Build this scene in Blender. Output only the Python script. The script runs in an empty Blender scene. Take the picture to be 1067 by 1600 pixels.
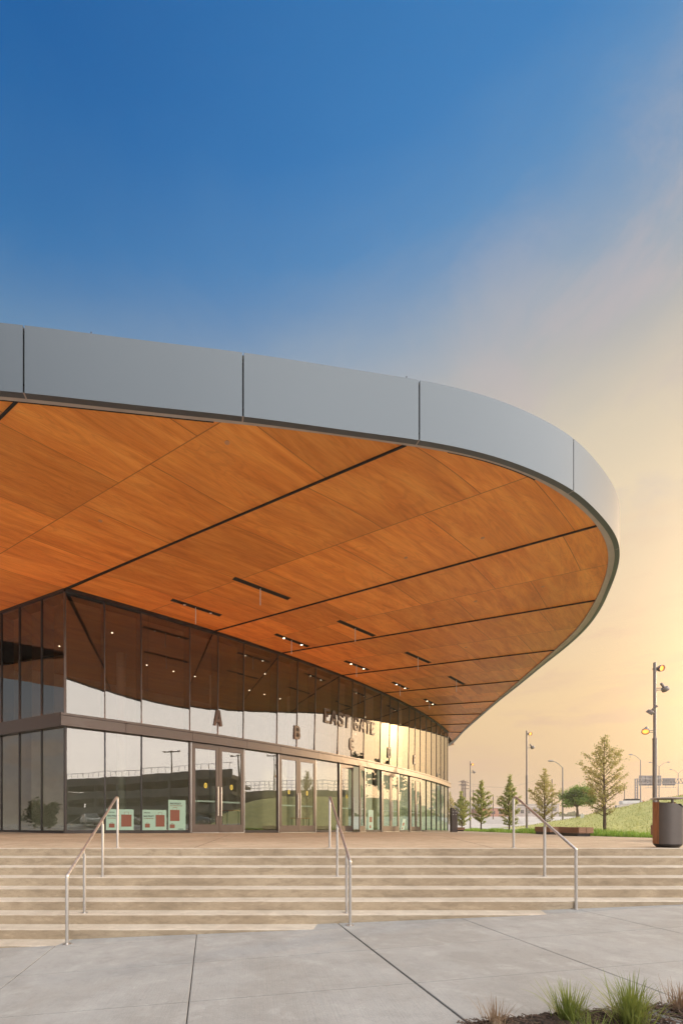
import bpy, bmesh, math, random
from mathutils import Vector, Matrix
random.seed(7)
R = math.radians
sc = bpy.context.scene
col = sc.collection

# ------------------------------------------------------------------ camera
EYE = 0.48            # eye height above the top of the steps
F, CX, CY = 690.0, 400.0, 1287.0     # focal length and principal point in photo pixels (1067 x 1600)
cam = bpy.data.cameras.new('camera')
co = bpy.data.objects.new('camera', cam)
col.objects.link(co)
co.location = (0, 0, EYE)
co.rotation_euler = (R(90), 0, 0)
cam.sensor_fit = 'HORIZONTAL'
cam.sensor_width = 24
cam.lens = 24 * F / 1067
cam.shift_x = (533.5 - CX) / 1067
cam.shift_y = (CY - 800) / 1067
cam.clip_start = 0.05
cam.clip_end = 6000
sc.camera = co
sc.view_settings.view_transform = 'Standard'
sc.view_settings.look = 'None'
sc.view_settings.gamma = 1
sc.view_settings.exposure = 0.0
sc.cycles.max_bounces = 8
sc.cycles.diffuse_bounces = 5
sc.cycles.transparent_max_bounces = 16
sc.cycles.sample_clamp_indirect = 6

HAZE = 0.0007
# ------------------------------------------------------------------ sky and sun
SUN_AZ, SUN_EL = 68.0, 11.5           # azimuth clockwise from +Y
sd = Vector((math.cos(R(SUN_EL)) * math.sin(R(SUN_AZ)), math.cos(R(SUN_EL)) * math.cos(R(SUN_AZ)), math.sin(R(SUN_EL))))
w = bpy.data.worlds.new('World')
sc.world = w
w.use_nodes = True
nt = w.node_tree
nt.nodes.clear()


class NB:
    """small node builder"""
    def __init__(self, nt):
        self.nt = nt

    def n(self, t, **kw):
        nd = self.nt.nodes.new(t)
        for k, v in kw.items():
            setattr(nd, k, v)
        return nd

    def l(self, a, b):
        self.nt.links.new(a, b)

    def put(self, sock, v):
        if hasattr(v, 'is_linked') or hasattr(v, 'node'):
            self.nt.links.new(v, sock)
        else:
            sock.default_value = v

    def math(self, op, a, b=0.0, c=0.0, clamp=False):
        nd = self.n('ShaderNodeMath', operation=op)
        nd.use_clamp = clamp
        self.put(nd.inputs[0], a)
        self.put(nd.inputs[1], b)
        if len(nd.inputs) > 2:
            self.put(nd.inputs[2], c)
        return nd.outputs[0]

    def smooth(self, v, a, b):
        nd = self.n('ShaderNodeMapRange', interpolation_type='SMOOTHSTEP')
        self.put(nd.inputs[0], v)
        nd.inputs[1].default_value = a
        nd.inputs[2].default_value = b
        nd.inputs[3].default_value = 0
        nd.inputs[4].default_value = 1
        return nd.outputs[0]

    def mix(self, f, a, b, mode='MIX'):
        nd = self.n('ShaderNodeMix', data_type='RGBA', blend_type=mode)
        nd.clamp_result = False
        self.put(nd.inputs[0], f)
        for s, v in ((nd.inputs[6], a), (nd.inputs[7], b)):
            if isinstance(v, tuple):
                v = (v + (1,))[:4]
            self.put(s, v)
        return nd.outputs[2]

    def ramp(self, f, stops, interp='LINEAR'):
        nd = self.n('ShaderNodeValToRGB')
        cr = nd.color_ramp
        cr.interpolation = interp
        while len(cr.elements) < len(stops):
            cr.elements.new(0.5)
        for e, (p, c) in zip(cr.elements, stops):
            e.position = p
            e.color = (c + (1,))[:4] if isinstance(c, tuple) else (c, c, c, 1)
        self.put(nd.inputs[0], f)
        return nd.outputs[0]

    def noise(self, vec, scale, detail=4, rough=0.55, dist=0.0):
        nd = self.n('ShaderNodeTexNoise')
        if vec is not None:
            self.l(vec, nd.inputs['Vector'])
        nd.inputs['Scale'].default_value = scale
        nd.inputs['Detail'].default_value = detail
        nd.inputs['Roughness'].default_value = rough
        nd.inputs['Distortion'].default_value = dist
        return nd.outputs[0]

    def mapping(self, vec, scale=(1, 1, 1), loc=(0, 0, 0), rot=(0, 0, 0)):
        nd = self.n('ShaderNodeMapping')
        self.l(vec, nd.inputs[0])
        nd.inputs[1].default_value = loc
        nd.inputs[2].default_value = rot
        nd.inputs[3].default_value = scale
        return nd.outputs[0]


b = NB(nt)
tc = b.n('ShaderNodeTexCoord')
nrm = b.n('ShaderNodeVectorMath', operation='NORMALIZE')
b.l(tc.outputs['Generated'], nrm.inputs[0])
sep = b.n('ShaderNodeSeparateXYZ')
b.l(nrm.outputs[0], sep.inputs[0])
dot = b.n('ShaderNodeVectorMath', operation='DOT_PRODUCT')
b.l(nrm.outputs[0], dot.inputs[0])
dot.inputs[1].default_value = sd
s_ = dot.outputs['Value']
# a slow drift of haze so the bands of the sky are not perfectly even
hz = b.noise(b.mapping(nrm.outputs[0], (1.2, 1.2, 3.0)), 2.2, 5, 0.6, 0.6)
z_ = b.math('ADD', sep.outputs[2], b.math('MULTIPLY', b.math('SUBTRACT', hz, 0.5), 0.07))
cool = b.ramp(z_, [(0.0, (.50, .47, .46)), (.18, (.48, .48, .50)), (.42, (.34, .41, .48)), (.60, (.235, .335, .46)), (.71, (.125, .265, .46)), (.777, (.028, .172, .43)), (.86, (.0, .105, .36)), (1.0, (.0, .07, .29))])
warm = b.ramp(z_, [(0.0, (.72, .52, .35)), (.10, (.80, .56, .33)), (.22, (.88, .63, .36)), (.36, (.86, .66, .43)), (.50, (.84, .69, .48)), (.58, (.73, .63, .48)), (.66, (.50, .49, .475)), (.72, (.33, .41, .51)), (.79, (.115, .29, .55)), (.84, (.05, .23, .54)), (1.0, (.01, .17, .47))])
base = b.mix(b.smooth(s_, -0.08, 0.72), cool, warm)
# paler, pinkish haze low on the horizon
lowhaze = b.math('MULTIPLY', b.smooth(sep.outputs[2], 0.20, 0.0), b.smooth(s_, 0.92, 0.66))
base = b.mix(b.math('MULTIPLY', lowhaze, 0.75), base, (.66, .50, .42))
# thin clouds near the sun side
cl = b.noise(b.mapping(nrm.outputs[0], (1.6, 1.6, 7.0)), 3.0, 7, 0.6, 0.3)
clm = b.math('MULTIPLY', b.smooth(cl, 0.50, 0.66), b.smooth(sep.outputs[2], 0.62, 0.15))
base = b.mix(b.math('MULTIPLY', clm, 0.55), base, (.76, .51, .36))
cl2 = b.noise(b.mapping(nrm.outputs[0], (1.5, 1.5, 2.4), rot=(0.3, 0.5, 0.2)), 3.4, 8, 0.62, 0.5)
wisp = b.math('MULTIPLY', b.math('MULTIPLY', b.smooth(cl2, 0.47, 0.68), b.smooth(s_, 0.45, 0.85)), b.math('MULTIPLY', b.smooth(sep.outputs[2], 0.86, 0.66), b.smooth(sep.outputs[2], 0.40, 0.55)))
base = b.mix(b.math('MULTIPLY', wisp, 0.55), base, (.58, .50, .50))
# bright hazy morning sky on the sun's side, behind the camera and round the sun
back = b.math('MULTIPLY', b.smooth(sep.outputs[1], 0.36, -0.10), b.smooth(s_, -0.75, 0.25))
backc = b.ramp(sep.outputs[2], [(0.0, (4.6, 4.0, 3.6)), (.28, (4.2, 3.8, 3.5)), (.55, (3.9, 3.75, 3.55)), (1.0, (3.2, 3.2, 3.2))])
base = b.mix(back, base, backc)
g1 = b.math('POWER', b.math('MAXIMUM', s_, 0.0), 30.0)
base = b.mix(g1, base, (6.0, 3.8, 2.0), 'ADD')
g0 = b.math('POWER', b.math('MAXIMUM', s_, 0.0), 9.0)
base = b.mix(b.math('MULTIPLY', g0, b.smooth(sep.outputs[2], 0.5, 0.1)), base, (.26, .15, .03), 'ADD')
g2 = b.math('POWER', b.math('MAXIMUM', s_, 0.0), 600.0)
base = b.mix(g2, base, (16.0, 10.0, 4.0), 'ADD')
sky = b.n('ShaderNodeTexSky', sky_type='NISHITA')
sky.sun_disc = False
sky.sun_elevation = R(SUN_EL)
sky.sun_rotation = R(SUN_AZ)
sky.dust_density = 3.0
bg1 = b.n('ShaderNodeBackground')
b.l(sky.outputs[0], bg1.inputs[0])
bg1.inputs[1].default_value = 0.05
bg2 = b.n('ShaderNodeBackground')
b.l(base, bg2.inputs[0])
bg2.inputs[1].default_value = 1.0
mx = b.n('ShaderNodeMixShader')
mx.inputs[0].default_value = 0.92
b.l(bg1.outputs[0], mx.inputs[1])
b.l(bg2.outputs[0], mx.inputs[2])
wo = b.n('ShaderNodeOutputWorld')
b.l(mx.outputs[0], wo.inputs[0])

sl = bpy.data.lights.new('sun', 'SUN')
sl.energy = 2.6
sl.angle = R(0.9)
sl.color = (1.0, .72, .42)
so = bpy.data.objects.new('sun', sl)
col.objects.link(so)
so.rotation_euler = (-sd).to_track_quat('-Z', 'Y').to_euler()
so.location = (40, 20, 30)

# ------------------------------------------------------------------ helpers
def pix(x, y, z):                     # point at height z seen at photo pixel x, y
    d = F * (z - EYE) / (CY - y)
    return Vector(((x - CX) / F * d, d, z))


def at(x, y, d):                      # point at depth d seen at photo pixel x, y
    return Vector(((x - CX) / F * d, d, EYE + (CY - y) / F * d))


class MB:
    def __init__(self):
        self.v = []
        self.f = []
        self.uv = None

    def quad(self, *p):
        i = len(self.v)
        self.v += [tuple(q) for q in p]
        self.f.append(tuple(range(i, i + len(p))))

    def box(self, c, s, rz=0.0, M=None):
        c = Vector(c)
        x, y, z = s[0] / 2, s[1] / 2, s[2] / 2
        rot = Matrix.Rotation(rz, 3, 'Z')
        if M is not None:
            rot = M
        i = len(self.v)
        for a in (-1, 1):
            for bb in (-1, 1):
                for cc in (-1, 1):
                    self.v.append(tuple(c + rot @ Vector((a * x, bb * y, cc * z))))
        for q in ((0, 1, 3, 2), (4, 6, 7, 5), (0, 4, 5, 1), (2, 3, 7, 6), (0, 2, 6, 4), (1, 5, 7, 3)):
            self.f.append(tuple(i + k for k in q))
        return self

    def bar(self, p0, p1, w_, h_, up=(0, 0, 1)):
        p0, p1 = Vector(p0), Vector(p1)
        d = p1 - p0
        L = d.length
        y = d.normalized()
        x = y.cross(Vector(up))
        if x.length < 1e-5:
            x = Vector((1, 0, 0))
        x.normalize()
        z = x.cross(y)
        self.box((p0 + p1) / 2, (w_, L, h_), M=Matrix((x, y, z)).transposed())
        return self

    def tube(self, pts, r, n=10, cap=True):
        pts = [Vector(p) for p in pts]
        rs = r if isinstance(r, (list, tuple)) else [r] * len(pts)
        i0 = len(self.v)
        t0 = (pts[1] - pts[0]).normalized()
        a = Vector((0, 0, 1)) if abs(t0.z) < .9 else Vector((1, 0, 0))
        u = t0.cross(a).normalized()
        for k, p in enumerate(pts):
            if k == 0:
                t = t0
            elif k == len(pts) - 1:
                t = (pts[k] - pts[k - 1]).normalized()
            else:
                t = ((pts[k] - pts[k - 1]).normalized() + (pts[k + 1] - pts[k]).normalized()).normalized()
            u = (u - t * u.dot(t))
            u.normalize()
            vv = t.cross(u)
            for j in range(n):
                an = 2 * math.pi * j / n
                self.v.append(tuple(p + (u * math.cos(an) + vv * math.sin(an)) * rs[k]))
        for k in range(len(pts) - 1):
            for j in range(n):
                j2 = (j + 1) % n
                self.f.append((i0 + k * n + j, i0 + k * n + j2, i0 + (k + 1) * n + j2, i0 + (k + 1) * n + j))
        if cap:
            self.f.append(tuple(i0 + j for j in range(n))[::-1])
            self.f.append(tuple(i0 + (len(pts) - 1) * n + j for j in range(n)))
        return self

    def lathe(self, prof, c=(0, 0, 0), n=24, M=None):
        c = Vector(c)
        M = M or Matrix.Identity(3)
        i0 = len(self.v)
        for r, z in prof:
            for j in range(n):
                an = 2 * math.pi * j / n
                self.v.append(tuple(c + M @ Vector((r * math.cos(an), r * math.sin(an), z))))
        for k in range(len(prof) - 1):
            for j in range(n):
                j2 = (j + 1) % n
                self.f.append((i0 + k * n + j, i0 + k * n + j2, i0 + (k + 1) * n + j2, i0 + (k + 1) * n + j))
        self.f.append(tuple(i0 + j for j in range(n))[::-1])
        self.f.append(tuple(i0 + (len(prof) - 1) * n + j for j in range(n)))
        return self

    def prism(self, poly, z0, z1):
        n = len(poly)
        i = len(self.v)
        self.v += [(p[0], p[1], z0) for p in poly] + [(p[0], p[1], z1) for p in poly]
        self.f.append(tuple(i + k for k in range(n))[::-1])
        self.f.append(tuple(i + n + k for k in range(n)))
        for k in range(n):
            k2 = (k + 1) % n
            self.f.append((i + k, i + k2, i + n + k2, i + n + k))
        return self

    def build(self, name, m, parent=None, smooth=False, bevel=0.0, recalc=True):
        me = bpy.data.meshes.new(name)
        me.from_pydata(self.v, [], self.f)
        if recalc or bevel:
            bm = bmesh.new()
            bm.from_mesh(me)
            if recalc:
                bmesh.ops.recalc_face_normals(bm, faces=bm.faces)
            if bevel:
                es = [e for e in bm.edges if len(e.link_faces) == 2 and e.calc_face_angle(0) > 0.6]
                bmesh.ops.bevel(bm, geom=es, offset=bevel, segments=2, affect='EDGES', clamp_overlap=True)
            bm.to_mesh(me)
            bm.free()
        if self.uv:
            lay = me.uv_layers.new(name='UVMap')
            for lp in me.loops:
                lay.data[lp.index].uv = self.uv[lp.vertex_index]
        for mm in (m if isinstance(m, (list, tuple)) else [m]):
            me.materials.append(mm)
        if smooth:
            for p in me.polygons:
                p.use_smooth = True
            me.set_sharp_from_angle(angle=R(40))
        o = bpy.data.objects.new(name, me)
        col.objects.link(o)
        if parent is not None:
            o.parent = parent
            o.matrix_parent_inverse = Matrix.Identity(4)
            o.location = -root_loc(parent)
        return o


def root_loc(o):                       # parts are modelled in world space; cancel the thing's own offset
    v = Vector((0, 0, 0))
    while o is not None:
        v += Vector(o.location)
        o = o.parent
    return v


def tag(o, label=None, cat=None, group=None, kind=None):
    if label:
        o['label'] = label
    if cat:
        o['category'] = cat
    if group:
        o['group'] = group
    if kind:
        o['kind'] = kind
    return o


def thing(name, loc, label, cat, group=None):
    o = bpy.data.objects.new(name, None)
    o.empty_display_size = 0.2
    col.objects.link(o)
    o.location = loc
    return tag(o, label, cat, group)


def dup(root, loc, rz=None, label=None, group=None):
    def cp(o, par):
        c = o.copy()
        col.objects.link(c)
        c.parent = par
        for ch in list(o.children):
            cp(ch, c)
        return c
    r = cp(root, None)
    r.location = loc
    if rz is not None:
        r.rotation_euler = (0, 0, rz)
    if label:
        r['label'] = label
    if group:
        r['group'] = group
    return r


def struct(name, mb, m, **kw):
    return tag(mb.build(name, m, **kw), kind='structure')


# ------------------------------------------------------------------ materials
MATS = {}


def mat(name, c, rough=0.6, metal=0.0, var=0.0, scale=8.0, bump=0.0, bscale=60.0, spec=0.5, stretch=(1, 1, 1), coord='Object', c2=None):
    m = bpy.data.materials.new(name)
    m.use_nodes = True
    nb = NB(m.node_tree)
    p = m.node_tree.nodes['Principled BSDF']
    p.inputs['Base Color'].default_value = c + (1,)
    p.inputs['Roughness'].default_value = rough
    p.inputs['Metallic'].default_value = metal
    p.inputs['Specular IOR Level'].default_value = spec
    if var or bump or c2:
        t = nb.n('ShaderNodeTexCoord')
        vec = nb.mapping(t.outputs[coord], stretch)
        if var or c2:
            nz = nb.noise(vec, scale, 5, 0.6)
            lo = tuple(x * (1 - var) for x in c)
            hi = c2 if c2 else tuple(min(1, x * (1 + var)) for x in c)
            nb.l(nb.ramp(nz, [(0.3, lo), (0.7, hi)]), p.inputs['Base Color'])
            nb.l(nb.ramp(nz, [(0.3, max(.02, rough - .08)), (0.7, min(1, rough + .08))]), p.inputs['Roughness'])
        if bump:
            bn = nb.n('ShaderNodeBump')
            bn.inputs['Strength'].default_value = bump
            bn.inputs['Distance'].default_value = 0.01
            nb.l(nb.noise(vec, bscale, 4), bn.inputs['Height'])
            nb.l(bn.outputs[0], p.inputs['Normal'])
    MATS[name] = m
    return m


def concrete(name, c, stain, brush=False, stains=0.35):
    m = bpy.data.materials.new(name)
    m.use_nodes = True
    nb = NB(m.node_tree)
    p = m.node_tree.nodes['Principled BSDF']
    t = nb.n('ShaderNodeTexCoord').outputs['Object']
    big = nb.noise(t, 0.55, 6, 0.62, 0.4)
    mid = nb.noise(nb.mapping(t, (1, 1, 3)), 3.2, 6, 0.65, 0.3)
    fine = nb.noise(t, 70, 4, 0.7)
    cc = nb.mix(nb.smooth(big, 0.41, 0.60), c, stain)
    cc = nb.mix(nb.math('MULTIPLY', nb.smooth(mid, 0.50, 0.66), stains), cc, tuple(x * 0.62 for x in stain))
    cc = nb.mix(nb.math('MULTIPLY', nb.smooth(mid, 0.47, 0.34), 0.5), cc, tuple(min(1, x * 1.18) for x in c))
    patch = nb.noise(nb.mapping(t, (1.0, 1.0, 4.0)), 9.0, 5, 0.7)
    cc = nb.mix(nb.math('MULTIPLY', nb.smooth(patch, 0.54, 0.64), stains * .7), cc, tuple(x * 0.6 for x in stain))
    spots = nb.n('ShaderNodeTexVoronoi')
    nb.l(nb.mapping(t, (1, 1, 1)), spots.inputs['Vector'])
    spots.inputs['Scale'].default_value = 3.1
    sp = nb.math('MULTIPLY', nb.smooth(spots.outputs[0], 0.055, 0.015), nb.smooth(mid, 0.5, 0.6))
    cc = nb.mix(nb.math('MULTIPLY', sp, 0.6), cc, tuple(x * 0.35 for x in stain))
    cc = nb.mix(nb.math('MULTIPLY', nb.smooth(fine, 0.5, 0.66), 0.30), cc, tuple(x * 0.55 for x in c))
    h = fine
    if brush:
        br = nb.noise(nb.mapping(t, (60, 1.2, 1), rot=(0, 0, R(28))), 1.0, 3, 0.6)
        cc = nb.mix(nb.math('MULTIPLY', nb.smooth(br, 0.5, 0.75), 0.16), cc, tuple(x * 0.72 for x in c))
        h = nb.math('ADD', fine, nb.math('MULTIPLY', br, 0.8))
    nb.l(cc, p.inputs['Base Color'])
    nb.l(nb.ramp(mid, [(0.3, 0.62), (0.7, 0.85)]), p.inputs['Roughness'])
    p.inputs['Specular IOR Level'].default_value = 0.35
    bn = nb.n('ShaderNodeBump')
    bn.inputs['Strength'].default_value = 0.35
    bn.inputs['Distance'].default_value = 0.008
    nb.l(nb.math('ADD', h, nb.math('MULTIPLY', mid, 1.2)), bn.inputs['Height'])
    nb.l(bn.outputs[0], p.inputs['Normal'])
    return m


def soffit_wood(name):
    m = bpy.data.materials.new(name)
    m.use_nodes = True
    nb = NB(m.node_tree)
    p = m.node_tree.nodes['Principled BSDF']
    uv = nb.n('ShaderNodeUVMap').outputs[0]
    br = nb.n('ShaderNodeTexBrick')
    br.offset = 0.43
    nb.l(uv, br.inputs['Vector'])
    br.inputs['Scale'].default_value = 1.0
    br.inputs['Mortar Size'].default_value = 0.011
    br.inputs['Mortar Smooth'].default_value = 0.2
    br.inputs['Bias'].default_value = 0.0
    br.inputs['Brick Width'].default_value = 2.45
    br.inputs['Row Height'].default_value = 2.0
    br.inputs['Color1'].default_value = (0, 0, 0, 1)
    br.inputs['Color2'].default_value = (1, 1, 1, 1)
    br.inputs['Mortar'].default_value = (.5, .5, .5, 1)
    rnd = nb.n('ShaderNodeRGBToBW')
    nb.l(br.outputs[0], rnd.inputs[0])
    # each panel gets its own piece of veneer
    off = nb.n('ShaderNodeCombineXYZ')
    nb.l(nb.math('MULTIPLY', rnd.outputs[0], 37.0), off.inputs[2])
    add = nb.n('ShaderNodeVectorMath', operation='ADD')
    nb.l(uv, add.inputs[0])
    nb.l(off.outputs[0], add.inputs[1])
    vec = add.outputs[0]
    streak = nb.noise(nb.mapping(vec, (3.0, 0.55, 1)), 1.0, 6, 0.66, 0.7)
    cath = nb.noise(nb.mapping(vec, (1.1, 0.16, 1)), 1.3, 2, 0.5, 1.4)
    rings = nb.math('SINE', nb.math('MULTIPLY', cath, 95.0))
    grain = nb.noise(nb.mapping(vec, (70, 2.2, 1)), 1.0, 3, 0.6)
    blotch = nb.noise(nb.mapping(uv, (0.5, 0.35, 1)), 0.9, 4, 0.6)
    cc = nb.ramp(streak, [(0.24, (.52, .155, .022)), (0.42, (.74, .25, .040)), (0.60, (.86, .34, .066)), (0.8, (.92, .43, .11))])
    cc = nb.mix(nb.math('MULTIPLY', nb.smooth(rings, 0.2, 1.0), 0.13), cc, (.26, .075, .018))
    cc = nb.mix(nb.math('MULTIPLY', nb.smooth(grain, 0.48, 0.75), 0.20), cc, (.24, .07, .016))
    cc = nb.mix(nb.math('MULTIPLY', nb.smooth(blotch, 0.45, 0.7), 0.30), cc, (.40, .135, .035))
    hs = nb.n('ShaderNodeHueSaturation')
    nb.l(cc, hs.inputs['Color'])
    nb.l(nb.math('MULTIPLY_ADD', rnd.outputs[0], 0.30, 0.88), hs.inputs['Value'])
    cc = nb.mix(nb.math('MULTIPLY', br.outputs['Fac'], 0.62), hs.outputs[0], (.14, .045, .015))
    nb.l(cc, p.inputs['Base Color'])
    p.inputs['Roughness'].default_value = 0.42
    p.inputs['Specular IOR Level'].default_value = 0.45
    bn = nb.n('ShaderNodeBump')
    bn.inputs['Strength'].default_value = 0.12
    bn.inputs['Distance'].default_value = 0.004
    nb.l(nb.math('SUBTRACT', grain, br.outputs['Fac']), bn.inputs['Height'])
    nb.l(bn.outputs[0], p.inputs['Normal'])
    return m


def glass(name, tint, refl, wave=0.0):
    m = bpy.data.materials.new(name)
    m.use_nodes = True
    nb = NB(m.node_tree)
    m.node_tree.nodes.remove(m.node_tree.nodes['Principled BSDF'])
    out = m.node_tree.nodes['Material Output']
    tr = nb.n('ShaderNodeBsdfTransparent')
    tr.inputs[0].default_value = tint + (1,)
    gl = nb.n('ShaderNodeBsdfGlossy')
    gl.inputs['Roughness'].default_value = 0.0
    gl.inputs['Color'].default_value = (.96, .97, .94, 1)
    lw = nb.n('ShaderNodeLayerWeight')
    lw.inputs[0].default_value = 0.22
    fac = nb.math('ADD', nb.math('MULTIPLY', lw.outputs['Fresnel'], 0.75), refl, clamp=True)
    if wave:
        t = nb.n('ShaderNodeTexCoord').outputs['Object']
        bn = nb.n('ShaderNodeBump')
        bn.inputs['Strength'].default_value = 1.0
        bn.inputs['Distance'].default_value = wave
        nb.l(nb.noise(nb.mapping(t, (1, 1, .7)), 0.9, 2, 0.4), bn.inputs['Height'])
        nb.l(bn.outputs[0], gl.inputs['Normal'])
    ms = nb.n('ShaderNodeMixShader')
    nb.l(fac, ms.inputs[0])
    nb.l(tr.outputs[0], ms.inputs[1])
    nb.l(gl.outputs[0], ms.inputs[2])
    nb.l(ms.outputs[0], out.inputs[0])
    return m


def emit(name, c, s):
    m = bpy.data.materials.new(name)
    m.use_nodes = True
    p = m.node_tree.nodes['Principled BSDF']
    p.inputs['Base Color'].default_value = c + (1,)
    p.inputs['Emission Color'].default_value = c + (1,)
    p.inputs['Emission Strength'].default_value = s
    return m


def leafmat(name, c, c2, trans=0.35):
    m = bpy.data.materials.new(name)
    m.use_nodes = True
    nb = NB(m.node_tree)
    p = m.node_tree.nodes['Principled BSDF']
    t = nb.n('ShaderNodeTexCoord').outputs['Object']
    nz = nb.noise(t, 1.7, 4, 0.7)
    cc = nb.ramp(nz, [(0.33, c), (0.67, c2)])
    nb.l(cc, p.inputs['Base Color'])
    p.inputs['Roughness'].default_value = 0.6
    p.inputs['Specular IOR Level'].default_value = 0.25
    tl = nb.n('ShaderNodeBsdfTranslucent')
    nb.l(cc, tl.inputs[0])
    ms = nb.n('ShaderNodeMixShader')
    ms.inputs[0].default_value = trans
    nb.l(p.outputs[0], ms.inputs[1])
    nb.l(tl.outputs[0], ms.inputs[2])
    nb.l(ms.outputs[0], m.node_tree.nodes['Material Output'].inputs[0])
    return m


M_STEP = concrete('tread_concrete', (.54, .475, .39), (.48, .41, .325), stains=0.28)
M_RISER = concrete('riser_concrete', (.44, .355, .255), (.36, .285, .20), stains=0.45)  # risers darker than treads: weathered tan, plus sky-lit contrast put into the colour
M_PLAZA = concrete('plaza_concrete', (.46, .365, .265), (.40, .31, .22), stains=0.25)
M_WALK = concrete('sidewalk_concrete', (.325, .322, .312), (.290, .281, .265), brush=True, stains=0.2)
M_JOINT = mat('joint_dark', (.055, .045, .04), .95)
M_WOOD = soffit_wood('soffit_veneer')
M_BLACK = mat('reveal_black', (.012, .011, .011), .9)
M_FASCIA = mat('fascia_metal', (.104, .123, .141),  .40, .55, var=0.0, scale=1.5, stretch=(5, 5, .25))
M_TRIM = mat('soffit_trim_metal', (.40, .36, .33), .5, .0, var=.1, scale=3)
M_BRONZE = mat('bronze_frame', (.115, .090, .076), .42, .55, var=.08, scale=4)
M_DARK = mat('dark_frame', (.040, .035, .034), .4, .4)
M_FIN = mat('interior_fin', (.035, .033, .04), .5, .2)
M_SILVER = mat('brushed_steel', (.60, .58, .56), .34, .9, var=.1, scale=30, stretch=(1, 1, .05))
M_ALU = mat('pole_aluminium', (.28, .245, .23), .5, .3, var=.06, scale=6)
M_GLASS_UP = glass('upper_glass', (.52, .49, .46), .16, 0.003)
M_GLASS_LO = glass('lower_glass', (.72, .83, .75), .17, 0.0025)
M_LETTER = mat('letter_bronze', (.105, .068, .048), .5, .1, var=.08, scale=5)
M_POSTER = mat('poster_mint', (.27, .42, .345), .6, var=.03, scale=3)
M_RUST = mat('poster_rust', (.17, .055, .030), .6, var=.05)
M_INK = mat('poster_ink', (.06, .09, .08), .6)
M_YELLOW = mat('sticker_yellow', (.72, .55, .03), .5)
M_ROOF = mat('roof_membrane', (.45, .44, .42), .8, var=.1, scale=1)
M_INFLOOR = mat('interior_terrazzo', (.38, .34, .29), .35, var=.12, scale=2)
M_INWALL = mat('interior_wall', (.34, .28, .23), .7, var=.2, scale=.8)
M_LAMP = emit('lamp_lens', (1.0, .31, .06), 2.8)
M_DOWN = emit('downlight', (1.0, .86, .60), 5.0)
M_TIMBER = mat('bench_timber', (.30, .165, .10), .7, var=.35, scale=6, stretch=(1, 8, 8), bump=.3, bscale=40)
M_TEAK = mat('can_timber', (.34, .135, .052), .55, var=.4, scale=7, stretch=(6, 6, .5), bump=.2, bscale=30)
M_CAN = mat('can_metal', (.125, .106, .096), .45, .3, var=.08, scale=5)
M_BARK = mat('bark', (.13, .09, .06), .9, var=.3, scale=10)
M_LEAF = leafmat('cypress_leaf', (.36, .34, .11), (.54, .46, .19), .55)
M_LEAF2 = leafmat('cypress_leaf_green', (.29, .35, .10), (.47, .46, .16), .55)
M_LEAF3 = leafmat('round_tree_leaf', (.19, .28, .06), (.32, .40, .11), .5)
M_GRASSB = leafmat('fresh_grass', (.24, .40, .05), (.36, .50, .10), .45)
M_BLADE = leafmat('tuft_blade', (.10, .15, .022), (.30, .33, .09), .35)
M_DRY = leafmat('dry_blade', (.21, .14, .09), (.32, .23, .15), .3)
M_HILL = mat('hill_grass', (.42, .43, .115), .9, var=.20, scale=.9, bump=.3, bscale=14, c2=(.60, .54, .20))
M_MULCH = mat('mulch', (.026, .016, .011), .95, var=.6, scale=30, bump=1.0, bscale=45, c2=(.07, .042, .026))
M_LOT = mat('lot_concrete', (.44, .41, .385), .85, var=.12, scale=.3)
M_WALL = mat('garage_concrete', (.25, .24, .225), .85, var=.2, scale=.4)
M_VOID = mat('garage_void', (.055, .053, .05), .9)
M_SIGNBACK = mat('sign_back', (.20, .19, .19), .5, .2, var=.05, scale=2)
M_SIGNGREEN = mat('sign_green', (.02, .18, .10), .5)
M_WHITE = mat('white_paint', (.72, .70, .66), .5)
M_RED = mat('red_paint', (.50, .05, .03), .5)
M_CARGLASS = mat('car_glass', (.02, .022, .025), .08)
M_TYRE = mat('tyre', (.02, .02, .02), .8)
M_WPOLE = mat('weathered_pole', (.16, .12, .10), .85)
M_FARB = mat('far_wall', (.38, .33, .31), .8, var=.1)
M_FARW = leafmat('far_tree_leaf', (.07, .09, .03), (.11, .12, .05), .3)

# ------------------------------------------------------------------ steps, plaza, sidewalk
D0, RISE, TREAD = 8.49, 0.15, 0.305


def lerp_tab(tab, x):
    if x <= tab[0][0]:
        return tab[0][1]
    for (a, va), (c, vc) in zip(tab, tab[1:]):
        if x <= c:
            t = (x - a) / (c - a)
            return va + (vc - va) * t
    return tab[-1][1]


G_TAB = [(-18, .016), (-6.67, .0170), (-4.4, .0110), (1, .0016), (6.5, -.0018), (17, -.0088), (40, -.011)]


def plaza_z(x, y):
    return max(0, y - D0) * lerp_tab(G_TAB, x)


def walk_z(x):
    return -1.085 + 0.042 * x


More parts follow.
